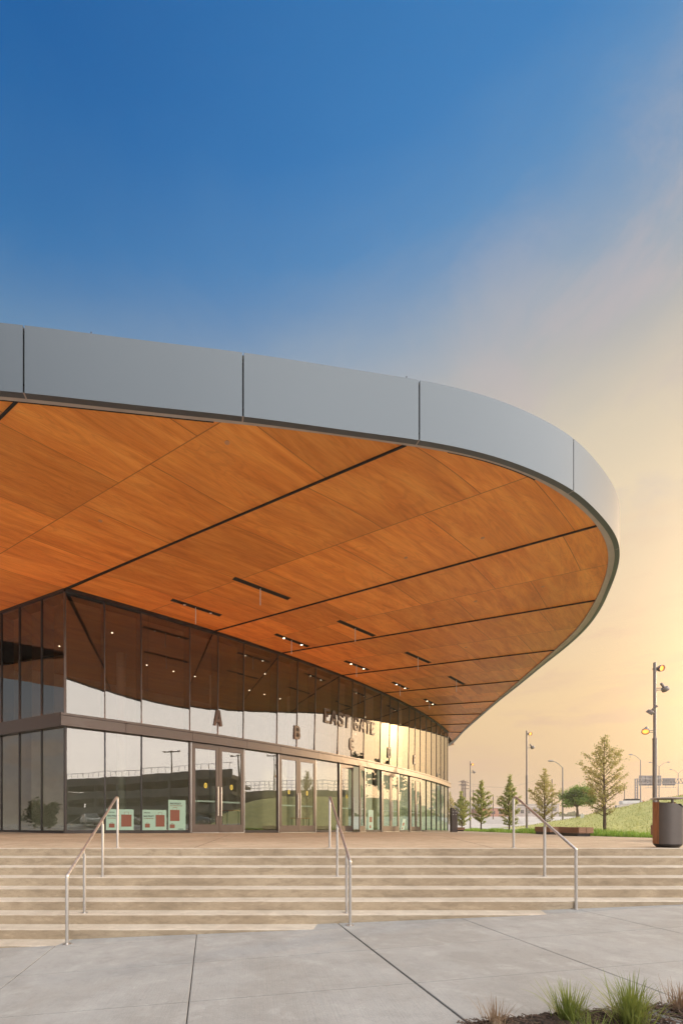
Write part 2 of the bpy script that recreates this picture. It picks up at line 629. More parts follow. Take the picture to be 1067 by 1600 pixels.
mb = MB()
X0, X1, DX = -17.0, 18.0, 0.16
nx = int((X1 - X0) / DX)
prof = []
for k in range(0, 11):
    y = D0 - TREAD * k
    z = -RISE * k
    prof += [(y + .03, z, 0), (y + .006, z - .002, 1), (y, z - .010, 1), (y + .020, z - RISE + .004, 2)]
prof += [(D0 - TREAD * 11, -RISE * 11, 0)]
rs = random.Random(3)
for i in range(nx + 1):
    x = X0 + DX * i
    for j, (y, z, kd) in enumerate(prof):
        jy = rs.uniform(-.0035, .0035) if kd == 1 else 0
        jz = rs.uniform(-.0025, .0015) if kd == 1 else 0
        if kd == 1 and rs.random() < .012:
            jy += .012
            jz -= .006
        mb.v.append((x, y + jy, z + jz))
m_ = len(prof)
for i in range(nx):
    for j in range(m_ - 1):
        mb.f.append((i * m_ + j, (i + 1) * m_ + j, (i + 1) * m_ + j + 1, i * m_ + j + 1))
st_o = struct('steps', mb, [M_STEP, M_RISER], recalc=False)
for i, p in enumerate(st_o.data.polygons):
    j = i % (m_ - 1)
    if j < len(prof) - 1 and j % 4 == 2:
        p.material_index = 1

EDGE = [(14.6, D0 + .03), (14.6, 18.6), (16.8, 25.9), (22.0, 46.0), (27, 62)]


def edge_x(y):
    return lerp_tab([(q[1], q[0]) for q in EDGE], y)


mb = MB()
ys = [D0 + .03 + (62 - D0) * (k / 60.0) ** 1.5 for k in range(61)]
for y in ys:
    xe = edge_x(y)
    for i in range(41):
        x = -17 + (xe + 17) * i / 40
        mb.v.append((x, y, plaza_z(x, y) - 0.0005))
for a in range(60):
    for i in range(40):
        mb.f.append((a * 41 + i, a * 41 + i + 1, (a + 1) * 41 + i + 1, (a + 1) * 41 + i))
struct('plaza', mb, M_PLAZA, recalc=False)
# joints sawn into the plaza
mb = MB()
for (xa, ya, xb, yb) in ((9.95, 8.6, 11.0, 13.6), (4.6, 8.6, 7.2, 17.0), (-1.2, 8.6, -1.0, 17.0), (-7.5, 11.2, 14.6, 12.6)):
    n_ = 24
    dv = Vector((xb - xa, yb - ya)).normalized() * .007
    for k in range(n_):
        p = [Vector((xa + (xb - xa) * t / n_, ya + (yb - ya) * t / n_)) for t in (k, k + 1)]
        q = [(p[0].x + dv.y, p[0].y - dv.x), (p[1].x + dv.y, p[1].y - dv.x), (p[1].x - dv.y, p[1].y + dv.x), (p[0].x - dv.y, p[0].y + dv.x)]
        mb.quad(*[(a, c, plaza_z(a, c) + .004) for a, c in q])
struct('plaza_joints', mb, M_JOINT, recalc=False)

# sidewalk: slabs with real gaps over a dark bed; u runs across the joints, v along them
JD = Vector((-73 / F, 1)).normalized()
JU = Vector((JD.y, -JD.x))


def walk_at(x, y):
    d = (EYE + 1.085) / ((y - CY) / F + .042 * (x - CX) / F)
    return Vector(((x - CX) / F * d, d))


us = sorted(walk_at(*p).dot(JU) for p in ((93.6, 1473), (307, 1463), (527, 1443), (716, 1434)))
print('joints u', us)
stp = (us[-1] - us[0]) / 3
us = [us[0] - stp * k for k in range(12, 0, -1)] + us + [us[-1] + stp * k for k in range(1, 12)]
vs = sorted([walk_at(300, 1505.5).dot(JD), walk_at(350, 1563).dot(JD), walk_at(800, 1478).dot(JD)])
print('joints v', vs)
v_a, v_b = walk_at(300, 1505.5).dot(JD), walk_at(300, 1566).dot(JD)
vst = v_a - v_b
vv = [v_b + vst * k for k in range(-16, 4)]
mb = MB()
base_mb = MB()
YB = D0 - .2
for i in range(len(us) - 1):
    for j in range(len(vv) - 1):
        wide = .011 if abs(us[i] - us[14]) < 1e-6 else .005
        wide2 = .011 if abs(us[i + 1] - us[14]) < 1e-6 else .005
        a0, a1 = us[i] + wide, us[i + 1] - wide2
        c0, c1 = vv[j] + .0035, vv[j + 1] - .0035
        pts = [JU * a0 + JD * c0, JU * a1 + JD * c0, JU * a1 + JD * c1, JU * a0 + JD * c1]
        ins = [JU * (a0 + .004) + JD * (c0 + .001), JU * (a1 - .004) + JD * (c0 + .001), JU * (a1 - .004) + JD * (c1 - .001), JU * (a0 + .004) + JD * (c1 - .001)]
        k0 = len(mb.v)
        mb.v += [(p.x, p.y, walk_z(p.x) - .02) for p in pts] + [(p.x, p.y, walk_z(p.x) - .005) for p in pts] + [(p.x, p.y, walk_z(p.x)) for p in ins]
        for t in range(4):
            t2 = (t + 1) % 4
            mb.f.append((k0 + t, k0 + t2, k0 + 4 + t2, k0 + 4 + t))
            mb.f.append((k0 + 4 + t, k0 + 4 + t2, k0 + 8 + t2, k0 + 8 + t))
        mb.f.append((k0 + 8, k0 + 9, k0 + 10, k0 + 11))
struct('sidewalk', mb, M_WALK)
base_mb.quad(*[(x, y, walk_z(x) - .018) for x, y in ((-25, -12), (27, -12), (27, 8.2), (-25, 8.2))])
struct('sidewalk_bed', base_mb, M_JOINT, recalc=False)

# ------------------------------------------------------------------ wide ground, hill
def S(t):
    t = max(0, min(1, t))
    return t * t * (3 - 2 * t)


def ground_z(x, y):
    return -1.75 + 2.1 * S((x - 19) / 7) * (1 - S((y - 12) / 8)) + 1.15 * S((y - 5) / 30) + 3.4 * S((y - 48) / 110) + 0.4 * S((y - 200) / 300)


def axis(lo, hi, mid0, mid1, n0, n1, n2):
    r = [lo + (mid0 - lo) * (1 - (1 - k / n0) ** 3) for k in range(n0)]
    r += [mid0 + (mid1 - mid0) * k / n1 for k in range(n1)]
    r += [mid1 + (hi - mid1) * (k / n2) ** 3 for k in range(n2 + 1)]
    return r


mb = MB()
gx = axis(-2500, 2500, -60, 140, 8, 40, 10)
gy = axis(-2500, 3000, -80, 170, 8, 60, 10)
for y in gy:
    for x in gx:
        mb.v.append((x, y, ground_z(x, y)))
n_ = len(gx)
for j in range(len(gy) - 1):
    for i in range(n_ - 1):
        mb.f.append((j * n_ + i, j * n_ + i + 1, (j + 1) * n_ + i + 1, (j + 1) * n_ + i))
struct('ground', mb, M_LOT, recalc=False)


def hill_z(x, y):
    h = 5.2 * S((x - 20 - .06 * (y - 30)) / 27) * (1 - .9 * S((y - 58) / 26)) * S((y + 5) / 22)
    return -.62 + h + .10 * math.sin(x * .31 + y * .17) * S((x - 20) / 10) + .05 * math.sin(x * .9 - y * .5)


mb = MB()
hx = [14.6 + 85 * (k / 70.0) for k in range(71)]
hy = [6 + 84 * (k / 70.0) for k in range(71)]
for y in hy:
    for x in hx:
        mb.v.append((x + max(0, edge_x(max(y, D0)) - 14.5), y, hill_z(x, y) - 1.6 * S((y - 74) / 14)))
for j in range(70):
    for i in range(70):
        mb.f.append((j * 71 + i, j * 71 + i + 1, (j + 1) * 71 + i + 1, (j + 1) * 71 + i))
struct('grass_hill', mb, M_HILL, smooth=True, recalc=False)
# loose taller grass over the hill, and the fresh green strip beside the plaza
rg = random.Random(11)


def blade(mb, p, h, wd, lean, az, nseg=2):
    dx, dy = math.cos(az), math.sin(az)
    sx, sy = -dy * wd, dx * wd
    i = len(mb.v)
    for k in range(nseg):
        t = k / nseg
        o_ = lean * h * t * t
        ww = 1 - t * .6
        zz = h * (t - .25 * lean * t * t)
        mb.v.append((p[0] + dx * o_ - sx * ww, p[1] + dy * o_ - sy * ww, p[2] + zz))
        mb.v.append((p[0] + dx * o_ + sx * ww, p[1] + dy * o_ + sy * ww, p[2] + zz))
    mb.v.append((p[0] + dx * lean * h, p[1] + dy * lean * h, p[2] + h * (1 - .25 * lean)))
    for k in range(nseg - 1):
        mb.f.append((i + 2 * k, i + 2 * k + 1, i + 2 * k + 3, i + 2 * k + 2))
    mb.f.append((i + 2 * nseg - 2, i + 2 * nseg - 1, i + 2 * nseg))


mb = MB()
for k in range(26000):
    y = rg.uniform(14, 76)
    x = edge_x(y) + 3 + rg.random() ** 1.3 * 45
    if x > 1.1 * y + 4:
        continue
    x0 = x - max(0, edge_x(max(y, D0)) - 14.5)
    blade(mb, (x, y, hill_z(x0, y) - .02), rg.uniform(.10, .32), .016 + y * .00025, rg.uniform(.2, .8), rg.uniform(0, 6.28), 1)
tag(mb.build('meadow_grass', M_HILL, recalc=False), 'loose meadow grass growing over the green embankment', 'grass', kind='stuff')
mb = MB()
for k in range(15000):
    y = 11 + 42 * rg.random() ** 1.25
    x = edge_x(y) + .06 + rg.random() * (1.2 + .03 * y)
    hgt = rg.uniform(.24, .50) * (.8 + .3 * math.sin(y * 1.3) * math.sin(x * 2.1))
    blade(mb, (x, y, plaza_z(edge_x(y), y) - .05), hgt, .010 + y * .00035, rg.uniform(.1, .6), rg.uniform(0, 6.28), 2)
tag(mb.build('border_grass', M_GRASSB, recalc=False), 'fresh green grass strip along the far edge of the plaza', 'grass', kind='stuff')
mb = MB()
for a in range(40):
    y0, y1 = 9 + a * 1.3, 9 + (a + 1) * 1.3
    mb.quad((edge_x(y0), y0, plaza_z(edge_x(y0), y0) - .05), (edge_x(y0) + 4, y0, plaza_z(edge_x(y0), y0) - .10), (edge_x(y1) + 4, y1, plaza_z(edge_x(y1), y1) - .10), (edge_x(y1), y1, plaza_z(edge_x(y1), y1) - .05))
struct('planting_soil', mb, mat('soil', (.07, .10, .025), .95, var=.3, scale=4), recalc=False)

# ------------------------------------------------------------------ arena building
H = 8.77                                # soffit height
C0, RAD = Vector((-52.22, 84.50)), 82.61
A0 = R(-56.578)


def fac(s, off=0.0):                    # point on the curved glass line, s metres from the corner, off outwards
    a = A0 + s / RAD
    return C0 + Vector((math.cos(a), math.sin(a))) * (RAD + off)


def fac_dir(s):
    a = A0 + s / RAD
    return Vector((-math.sin(a), math.cos(a)))


def fac_n(s):
    a = A0 + s / RAD
    return Vector((math.cos(a), math.sin(a)))


def fac_s(x):                           # arc length at photo column x
    dv = Vector(((x - CX) / F, 1))
    a_, b_, c_ = dv.dot(dv), -2 * dv.dot(C0), C0.dot(C0) - RAD * RAD
    p = dv * ((-b_ - math.sqrt(b_ * b_ - 4 * a_ * c_)) / 2 / a_)
    q = p - C0
    return (math.atan2(q.y, q.x) - A0) * RAD


def v3(p, z):
    return Vector((p.x, p.y, z))


bld = thing('arena_building', v3(fac(0), 0), 'glass fronted arena entrance building under a huge curved canopy with a wood underside', 'building')

OUT = [(0, 609.5), (37.5, 613), (243.7, 635.7), (386, 650.7), (600, 679.7), (654, 686.5), (742.5, 704), (813.7, 726), (894.9, 764.5), (941.9, 808), (963, 836.4), (969.3, 858), (966.8, 882.7), (959.7, 905), (950.8, 926), (940.4, 949), (918, 980.5), (888, 1009), (852, 1037.5), (810, 1072), (774, 1100.5), (726, 1142.5), (700.5, 1166.5)]
INN = [(0, 620), (26, 622.6), (150, 635.7), (243.7, 645.5), (341, 656), (400, 661), (600, 687), (632, 692.5), (706.8, 702.9), (778, 721.7), (836.8, 744.5), (884.9, 774), (931, 815), (950.8, 854), (950.8, 879), (943.7, 907.6), (931, 936), (901.5, 982), (867, 1014.4), (811.5, 1063), (772.5, 1096.6), (732, 1132.6), (698, 1163.5)]
ZR = H - .06
outp = [pix(x, y, ZR).to_2d() for x, y in OUT]
innp = [pix(x, y, H).to_2d() for x, y in INN]
outp = [Vector((-19, 7.25)), Vector((-12, 7.78))] + outp + [Vector((20.0, 52)), Vector((14, 60)), Vector((4, 66))]
innp = [Vector((-19, 7.45)), Vector((-12, 7.97))] + innp + [Vector((19.6, 52)), Vector((13.7, 59.7)), Vector((4, 65.6))]


def spline(P, n=14):
    r = []
    for i in range(len(P) - 1):
        p0, p1, p2, p3 = P[max(0, i - 1)], P[i], P[i + 1], P[min(len(P) - 1, i + 2)]
        for k in range(n):
            t = k / n
            # centripetal-like tangents limited by the segment's own length
            L = (p2 - p1).length
            t1 = (p2 - p0).normalized() * L
            t2 = (p3 - p1).normalized() * L
            r.append((2 * t ** 3 - 3 * t * t + 1) * p1 + (t ** 3 - 2 * t * t + t) * t1 + (-2 * t ** 3 + 3 * t * t) * p2 + (t ** 3 - t * t) * t2)
    r.append(P[-1])
    return r


def smooth_curve(P, it):
    for _ in range(it):
        P = [P[0]] + [(P[i - 1] + P[i] * 2 + P[i + 1]) / 4 for i in range(1, len(P) - 1)] + [P[-1]]
    return P


def resample(P, step):
    acc = [0]
    for a, c in zip(P, P[1:]):
        acc.append(acc[-1] + (c - a).length)
    n = int(acc[-1] / step)
    r = []
    j = 0
    for k in range(n + 1):
        d = acc[-1] * k / n
        while j < len(acc) - 2 and acc[j + 1] < d:
            j += 1
        t = (d - acc[j]) / max(1e-9, acc[j + 1] - acc[j])
        r.append(P[j].lerp(P[j + 1], t))
    return r


OC = smooth_curve(resample(spline(outp), .20), 14)
IC = smooth_curve(resample(spline(innp), .20), 10)


def near_i(P, q):
    return min(range(len(P)), key=lambda i: (P[i] - q).length_squared)


def col_i(P, x):                        # curve sample at photo column x on the near side
    return min((i for i in range(len(P)) if P[i].y < 16), key=lambda i: abs(CX + F * P[i].x / P[i].y - x))


# soffit bays between the dark reveals
ends = [((0, 650), (24, 625)), ((105, 917), (632, 693)), ((330, 965), (932, 818)), ((435, 1018), (930, 936)), ((530.6, 1052.6), (865.5, 1015)), ((597, 1080.7), (810, 1063.6)), ((641, 1103.7), (772.5, 1096)), ((664.5, 1119.6), (753, 1115.5)), ((686, 1133.6), (735, 1131.4)), ((699, 1145.5), (718.5, 1144.6))]
starts, stops = [], []
FT = Vector((.787, .617))
starts.append(fac(0) - FT * 9.8)
stops.append(0)
for i, (a, c) in enumerate(ends):
    stops.append(near_i(IC, pix(c[0], c[1], H).to_2d()))
    if i == 0:
        starts.append(fac(0) - FT * 4.87)
    elif i == 1:
        starts.append(fac(0))
    else:
        starts.append(None)
ss = [None, None, 0.0] + [fac_s(a[0]) for a, c in ends[2:]]
ss += [ss[-1] + 3.8, ss[-1] + 7.6]
stops += [near_i(IC, Vector((20.2, 46.5))), near_i(IC, Vector((19.0, 53)))]
print('reveal s', [round(q, 2) for q in ss if q is not None])
GAP = .008


def arc_pt(s):
    return fac(s, -.25)


def bay(k, c0, c1, i0, i1, sfun, wid):
    mb = MB()
    mb.uv = []
    nc, nt_ = 22, 14
    w0 = GAP / wid
    L_ref = None
    for a in range(nc + 1):
        t = w0 + (1 - 2 * w0) * a / nc
        p0 = sfun(t)
        fi = i0 + (i1 - i0) * t
        j = min(len(IC) - 2, int(fi))
        p1 = IC[j].lerp(IC[j + 1], fi - j)
        L = (p1 - p0).length
        ext = (p0.x + 19) / (p1 - p0).normalized().x if k < 2 else 0.0
        for q in range(nt_ + 1):
            uu = -ext + (L + ext) * q / nt_
            p = p0 + (p1 - p0) * (uu / L)
            mb.v.append((p.x, p.y, H))
            mb.uv.append((uu + 40 + k * 1.7, 4.0 * t + 4.0 * k))
    for a in range(nc):
        for q in range(nt_):
            i = a * (nt_ + 1) + q
            mb.f.append((i, i + nt_ + 1, i + nt_ + 2, i + 1))
    return mb.build('soffit_panel', M_WOOD, bld, recalc=False)


bay(0, 0, 0, 0, stops[1], lambda t: starts[0].lerp(starts[1], t), 5.0)
bay(1, 0, 0, stops[1], stops[2], lambda t: starts[1].lerp(starts[2], t), 5.0)
for k in range(2, len(ss) - 1):
    sa, sb = ss[k], ss[k + 1]
    if k == 2:
        bay(k, 0, 0, stops[k], stops[k + 1], lambda t, sa=sa, sb=sb: arc_pt(sa + (sb - sa) * t), sb - sa)
    else:
        bay(k, 0, 0, stops[k], stops[k + 1], lambda t, sa=sa, sb=sb: arc_pt(sa + (sb - sa) * t), sb - sa)
for k in range(1, len(ss) - 1):
    p0 = starts[k] if k < 3 else arc_pt(ss[k])
    p1 = IC[stops[k]]
    dv = (p1 - p0).normalized()
    if k < 3:
        p0 = p0 - dv * ((p0.x + 19) / dv.x)
    p1 = p1 - dv * .02
    if k == 2:
        p0 = fac(0) + dv * .06
    MB().bar(v3(p0, H - .012), v3(p1, H - .012), .035, .066).build('reveal_rail', M_BLACK, bld)
# underside ring, dark backing above the reveals, roof deck and the tall metal fascia
def tri_between(mb, P, Q, z0, z1):      # ribbon between two curves matched by parameter
    n = 260
    i0 = len(mb.v)
    for k in range(n + 1):
        for C, z in ((P, z0), (Q, z1)):
            fi = (len(C) - 1) * k / n
            j = min(len(C) - 2, int(fi))
            p = C[j].lerp(C[j + 1], fi - j)
            mb.v.append((p.x, p.y, z))
    for k in range(n):
        mb.f.append((i0 + 2 * k, i0 + 2 * k + 2, i0 + 2 * k + 3, i0 + 2 * k + 1))


IC2 = [IC[near_i(IC, p)] for p in OC]   # inner partner of every outer sample
IC2 = smooth_curve(IC2, 12)
mb = MB()
tri_between(mb, OC, IC2, ZR, ZR + .012)
tri_between(mb, IC2, IC2, ZR + .012, H + .10)
mb.build('soffit_trim', M_TRIM, bld, recalc=False)
mb = MB()
inside = [Vector((-19, 30)), Vector((-19, 66))]
mb.v += [(p.x, p.y, H + .10) for p in OC] + [(p.x, p.y, H + .10) for p in inside[::-1]]
mb.f.append(tuple(range(len(mb.v))))
mb.build('soffit_backing', M_BLACK, bld, recalc=False)
for xa, xb in ((-60, 341), (702, 837)):
    i0 = min((i for i in range(len(IC)) if IC[i].y < 16), key=lambda i: abs(CX + F * IC[i].x / IC[i].y - xa))
    i1 = min((i for i in range(len(IC)) if IC[i].y < 16), key=lambda i: abs(CX + F * IC[i].x / IC[i].y - xb))
    mb = MB()
    for i in range(i0, i1 + 1):
        t_ = (IC[i + 1] - IC[i - 1]).normalized()
        n_v = Vector((-t_.y, t_.x))
        for o_ in (-.02, .075):
            q = IC[i] + n_v * o_
            mb.v.append((q.x, q.y, H - .006))
    for k in range(i1 - i0):
        mb.f.append((2 * k, 2 * k + 2, 2 * k + 3, 2 * k + 1))
    mb.build('edge_slot', M_BLACK, bld, recalc=False)
ZT = 10.0
mb = MB()
ring = OC + inside[::-1]
mb.v += [(p.x, p.y, ZT - .06) for p in ring]
mb.f.append(tuple(range(len(ring))))
mb.build('roof', M_ROOF, bld, recalc=False)
cuts = [0] + [col_i(OC, x) for x in (38, 387, 655, 896)]
for q in ((961, 858), (945, 940), (893, 1004), (810, 1072), (740, 1130)):
    cuts.append(near_i(OC, pix(q[0], q[1], ZR).to_2d()))
cuts = sorted(cuts) + [len(OC) - 1]


def offset_curve(P, d):
    r = []
    for i in range(len(P)):
        t = (P[min(len(P) - 1, i + 1)] - P[max(0, i - 1)]).normalized()
        r.append(P[i] + Vector((-t.y, t.x)) * d)
    return r


OCi = offset_curve(OC, .12)
for a, c in zip(cuts, cuts[1:]):
    mb = MB()
    n = c - a
    pts, pin = [], []
    for i in range(a, c + 1):
        p, q = OC[i].copy(), OCi[i].copy()
        if i == a and a > 0:
            dv = (OC[i + 1] - OC[i]).normalized() * .016
            p, q = p + dv, q + dv
        if i == c and c < len(OC) - 1:
            dv = (OC[i - 1] - OC[i]).normalized() * .016
            p, q = p + dv, q + dv
        pts.append(p)
        pin.append(q)
    for p, q in zip(pts, pin):
        mb.v += [(p.x, p.y, ZR - .004), (p.x, p.y, ZT), (q.x, q.y, ZT), (q.x, q.y, ZR - .004)]
    for i in range(n):
        for e in range(4):
            e2 = (e + 1) % 4
            mb.f.append((i * 4 + e, i * 4 + e2, i * 4 + 4 + e2, i * 4 + 4 + e))
    mb.f.append((0, 3, 2, 1))
    mb.f.append((n * 4, n * 4 + 1, n * 4 + 2, n * 4 + 3))
    mb.build('fascia_panel', M_FASCIA, bld, smooth=True)
mb = MB()
OCj = offset_curve(OC, .14)
mb.v = []
for p in OCj:
    mb.v += [(p.x, p.y, ZR + .02), (p.x, p.y, ZT - .02)]
for i in range(len(OCj) - 1):
    mb.f.append((2 * i, 2 * i + 1, 2 * i + 3, 2 * i + 2))
mb.build('fascia_backing', M_BLACK, bld, recalc=False)
for x, y0, y1 in ((146, 524, 513), (640, 591, 583)):
    i = col_i(OC, x)
    p = OCi[i] + (OCi[i] - OC[i]) * .5
    MB().tube([v3(p, ZT - .06), v3(p, ZT + .22)], .012, 6).build('lightning_rod', M_DARK, bld)

# light slots with lamps and hanging rods
slots = [((268, 937), (345, 962), (305.8, 975)), ((365, 903.4), (452, 936), (406.7, 945.8)), ((430, 991), (482, 1010.6), (455.5, 1022)), ((528.5, 970), (585, 994), (555, 1003)), ((538.7, 1033), (576, 1047), (557, 1058)), ((633.8, 1019.4), (671.8, 1036), (653, 1047)), ((613, 1066), (638, 1077), (625, 1088)), ((701.5, 1057), (725.4, 1070), (713, 1081)), ((663, 1092.5), (679.6, 1101.7), (671, 1109))]
for k, (a, c, r_) in enumerate(slots):
    pa, pc = pix(a[0], a[1], H - .004), pix(c[0], c[1], H - .004)
    dv = (pc - pa).normalized()
    nv = Vector((-dv.y, dv.x, 0)) * .075
    mb = MB()
    mb.quad(pa - nv, pc - nv, pc + nv, pa + nv)
    o = mb.build('light_slot', M_BLACK, bld, recalc=False)
    fr = MB()
    for sgn in (-1, 1):
        fr.bar(pa + nv * 1.1 * sgn, pc + nv * 1.1 * sgn, .02, .02)
    fr.build('slot_frame', M_DARK, o)
    mid = pix(r_[0], (a[1] + c[1]) / 2, H)
    d = mid.y
    zb = EYE + (CY - r_[1]) / F * d
    MB().tube([(mid.x, mid.y, H), (mid.x, mid.y, zb)], .016, 8).build('hanging_rod', M_WHITE, o)
    for t in ((.25, .78) if k % 2 == 0 else ()):
        p = pa.lerp(pc, t)
        lp = MB().lathe([(.075, 0), (.075, -.035), (.055, -.04)], (p.x, p.y, H - .005), 14).build('downlight_housing', M_DARK, o)
        MB().lathe([(.052, -.041), (.052, -.046)], (p.x, p.y, H - .005), 14).build('lens', M_DOWN if k > 0 else M_WHITE, o)
# little round detectors set in the wood
for (x, y) in ((355, 692), (157, 814.5), (754, 841), (634, 872), (848, 917), (743, 940), (677, 968), (728, 1012)):
    p = pix(x, y, H - .012)
    MB().lathe([(.055, .012), (.055, .003), (.04, 0)], p, 16).build('detector_disc', mat('disc_copper', (.55, .27, .13), .5) if 'disc_copper' not in MATS else MATS['disc_copper'], bld)

# glazing of the curved front
SL = [0, 1.37, 2.76, 4.85, 6.23, 7.62, 9.68, 11.06, 12.43, 14.43, 15.76, 17.08, 19.06, 20.3, 21.53, 23.4, 24.55, 25.67, 27.0, 28.4, 29.9, 31.4, 32.9, 34.45]
S_END = SL[-1]


def band_top(s):
    return 4.33 - .18 * s / 34.4


def band_bot(s):
    return 3.89 - .15 * s / 34.4


def base_z(s):
    p = fac(s)
    return plaza_z(p.x, p.y)


DOORS = {3 + 3 * k + 0: None for k in range(0)}
door_bays = [(4.85, 7.62, 6.23, 'A'), (9.68, 12.43, 11.06, 'B'), (14.43, 17.08, 15.76, 'C'), (19.06, 21.53, 20.3, 'D'), (23.4, 25.67, 24.55, 'E')]
rp = random.Random(5)


def tilt(s):                            # the upper panes lean a few millimetres per metre: offset at their foot and head
    dl = lerp_tab([(0, .021), (2, .009), (3.5, 0), (5.5, -.011), (9, -.020), (13.5, -.030), (16, -.027), (19, -.020), (23, -.011), (34, 0)], s) * 4.4
    return (0.0, -dl) if dl > 0 else (dl * .62, -dl * .38)


def on_glass(s, z):                     # offset of the tilted glass at height z
    ob, ot = tilt(s)
    return ob + (ot - ob) * (z - 4.25) / 4.4


def pane(s0, s1, za0, za1, zb0, zb1, m, off=0.0, inset=.012, name='window_pane'):
    a, c = fac(s0 + inset, off), fac(s1 - inset, off)
    j = [rp.uniform(-.003, .003) for _ in range(4)]
    n = fac_n((s0 + s1) / 2)
    if m is M_GLASS_UP:
        ob, ot = tilt((s0 + s1) / 2)
        j = [j[0] + ob, j[1] + ob, j[2] + ot, j[3] + ot]
    mb = MB()
    mb.quad(v3(a + n * j[0], za0), v3(c + n * j[1], za1), v3(c + n * j[2], zb1), v3(a + n * j[3], zb0))
    return mb.build(name, m, bld, recalc=False)


def abar(mb, s, z0, z1, w_, dp, off=0.0):           # upright bar standing on the glass line
    p = fac(s, off)
    a = math.atan2(fac_dir(s).y, fac_dir(s).x)
    mb.box((p.x, p.y, (z0 + z1) / 2), (w_, dp, z1 - z0), a)


TOPF = .11
for s0, s1 in zip(SL, SL[1:]):
    pane(s0, s1, band_top(s0), band_top(s1), H - TOPF, H - TOPF, M_GLASS_UP)
for k, s in enumerate(SL):
    mb = MB()
    ob, ot = tilt(max(0, s - .5))
    mb.bar(v3(fac(s, ob + .004), band_top(s) - .02), v3(fac(s, ot + .004), H - TOPF - .002), .03 if k not in (0, len(SL) - 1) else .08, .06, up=v3(fac_n(s), 0))
    mb.build('mullion', M_BRONZE, bld)
    if k > 0:
        mb = MB()
        abar(mb, s, band_top(s) - .3, H - .02, .05, .46, -.26)
        mb.build('mullion_fin', M_FIN, bld)
mb = MB()
for s0, s1 in zip(SL, SL[1:]):
    a, c = fac(s0, .085), fac(s1, .085)
    a2, c2 = fac(s0, -.12), fac(s1, -.12)
    for lo, hi in ((H - TOPF, H - .002),):
        i = len(mb.v)
        mb.v += [(*a, lo), (*c, lo), (*c, hi), (*a, hi), (*a2, lo), (*c2, lo), (*c2, hi), (*a2, hi)]
        for q in ((0, 1, 2, 3), (4, 7, 6, 5), (0, 4, 5, 1)):
            mb.f.append(tuple(i + t for t in q))
mb.build('head_frame', M_DARK, bld)


def channel(seq, prof_fun, name, m, parent=bld, closed=True):   # sweep a profile (off, z) along stations
    mb = MB()
    np_ = None
    for st in seq:
        pr = prof_fun(st)
        np_ = len(pr)
        for o_, z in pr:
            p = fac(st, o_)
            mb.v.append((p.x, p.y, z))
    for k in range(len(seq) - 1):
        for j in range(np_):
            j2 = (j + 1) % np_
            mb.f.append((k * np_ + j, k * np_ + j2, (k + 1) * np_ + j2, (k + 1) * np_ + j))
    mb.f.append(tuple(range(np_)))
    mb.f.append(tuple((len(seq) - 1) * np_ + j for j in range(np_))[::-1])
    return mb.build(name, m, parent)


BAND = [-.17, 2.1, 4.9, 7.7, 9.75, 12.5, 14.5, 17.1, 19.1, 21.6, 23.4, 26.0, 28.5, 31, 33, 35.1]
for s0, s1 in zip(BAND, BAND[1:]):
    st = [s0 + .006, (s0 + s1) / 2, s1 - .006]
    channel(st, lambda s: [(-.1, band_top(s) - .03), (.165, band_top(s) - .03), (.17, band_top(s)), (.20, band_top(s)), (.20, band_top(s) - .08), (.165, band_top(s) - .085), (.165, band_bot(s) + .05), (.20, band_bot(s) + .045), (.20, band_bot(s)), (-.1, band_bot(s))], 'spandrel_panel', M_BRONZE)
# warm glowing strips added unseen in the band top to brighten the wood above
M_ADDED_GLOW = emit('added_strip_glow', (1.0, .27, .045), 45.0)
for s0, s1 in ((.3, 4.7), (4.9, 7.6), (7.75, 9.7), (9.8, 12.4), (12.6, 14.4), (14.6, 17.0)):
    mb = MB()
    for k in range(3):
        for o_ in (.06, .11):
            st_ = s0 + (s1 - s0) * k / 2
            mb.v.append((*fac(st_, o_), band_top(st_) - .026))
    mb.f = [(0, 1, 3, 2), (2, 3, 5, 4)]
    mb.build('added_glow_strip', M_ADDED_GLOW, bld, recalc=False)
# lower storefront panes
door_spans = [(a, c) for a, c, m_, L in door_bays]
low = []
for s0, s1 in zip(SL, SL[1:]):
    if not any(a - .01 <= s0 and s1 <= c + .01 for a, c in door_spans):
        low.append((s0, s1))
SILL = .12
for s0, s1 in low:
    pane(s0, s1, base_z(s0) + SILL, base_z(s1) + SILL, band_bot(s0), band_bot(s1), M_GLASS_LO)
    channel([s0, s1], lambda s: [(-.08, base_z(s) - .05), (.04, base_z(s) - .05), (.04, base_z(s) + SILL), (-.08, base_z(s) + SILL)], 'sill', M_DARK)
for k, s in enumerate(SL):
    mid = any(abs(s - m_) < .01 for a, c, m_, L in door_bays)
    if mid:
        continue
    jamb = any(abs(s - a) < .01 or abs(s - c) < .01 for a, c, m_, L in door_bays)
    mb = MB()
    abar(mb, s, base_z(s) + .001, band_bot(s) - .001, .09 if jamb or k == 0 else .035, .10, .0)
    mb.build('mullion', M_DARK if not jamb else M_BRONZE, bld)
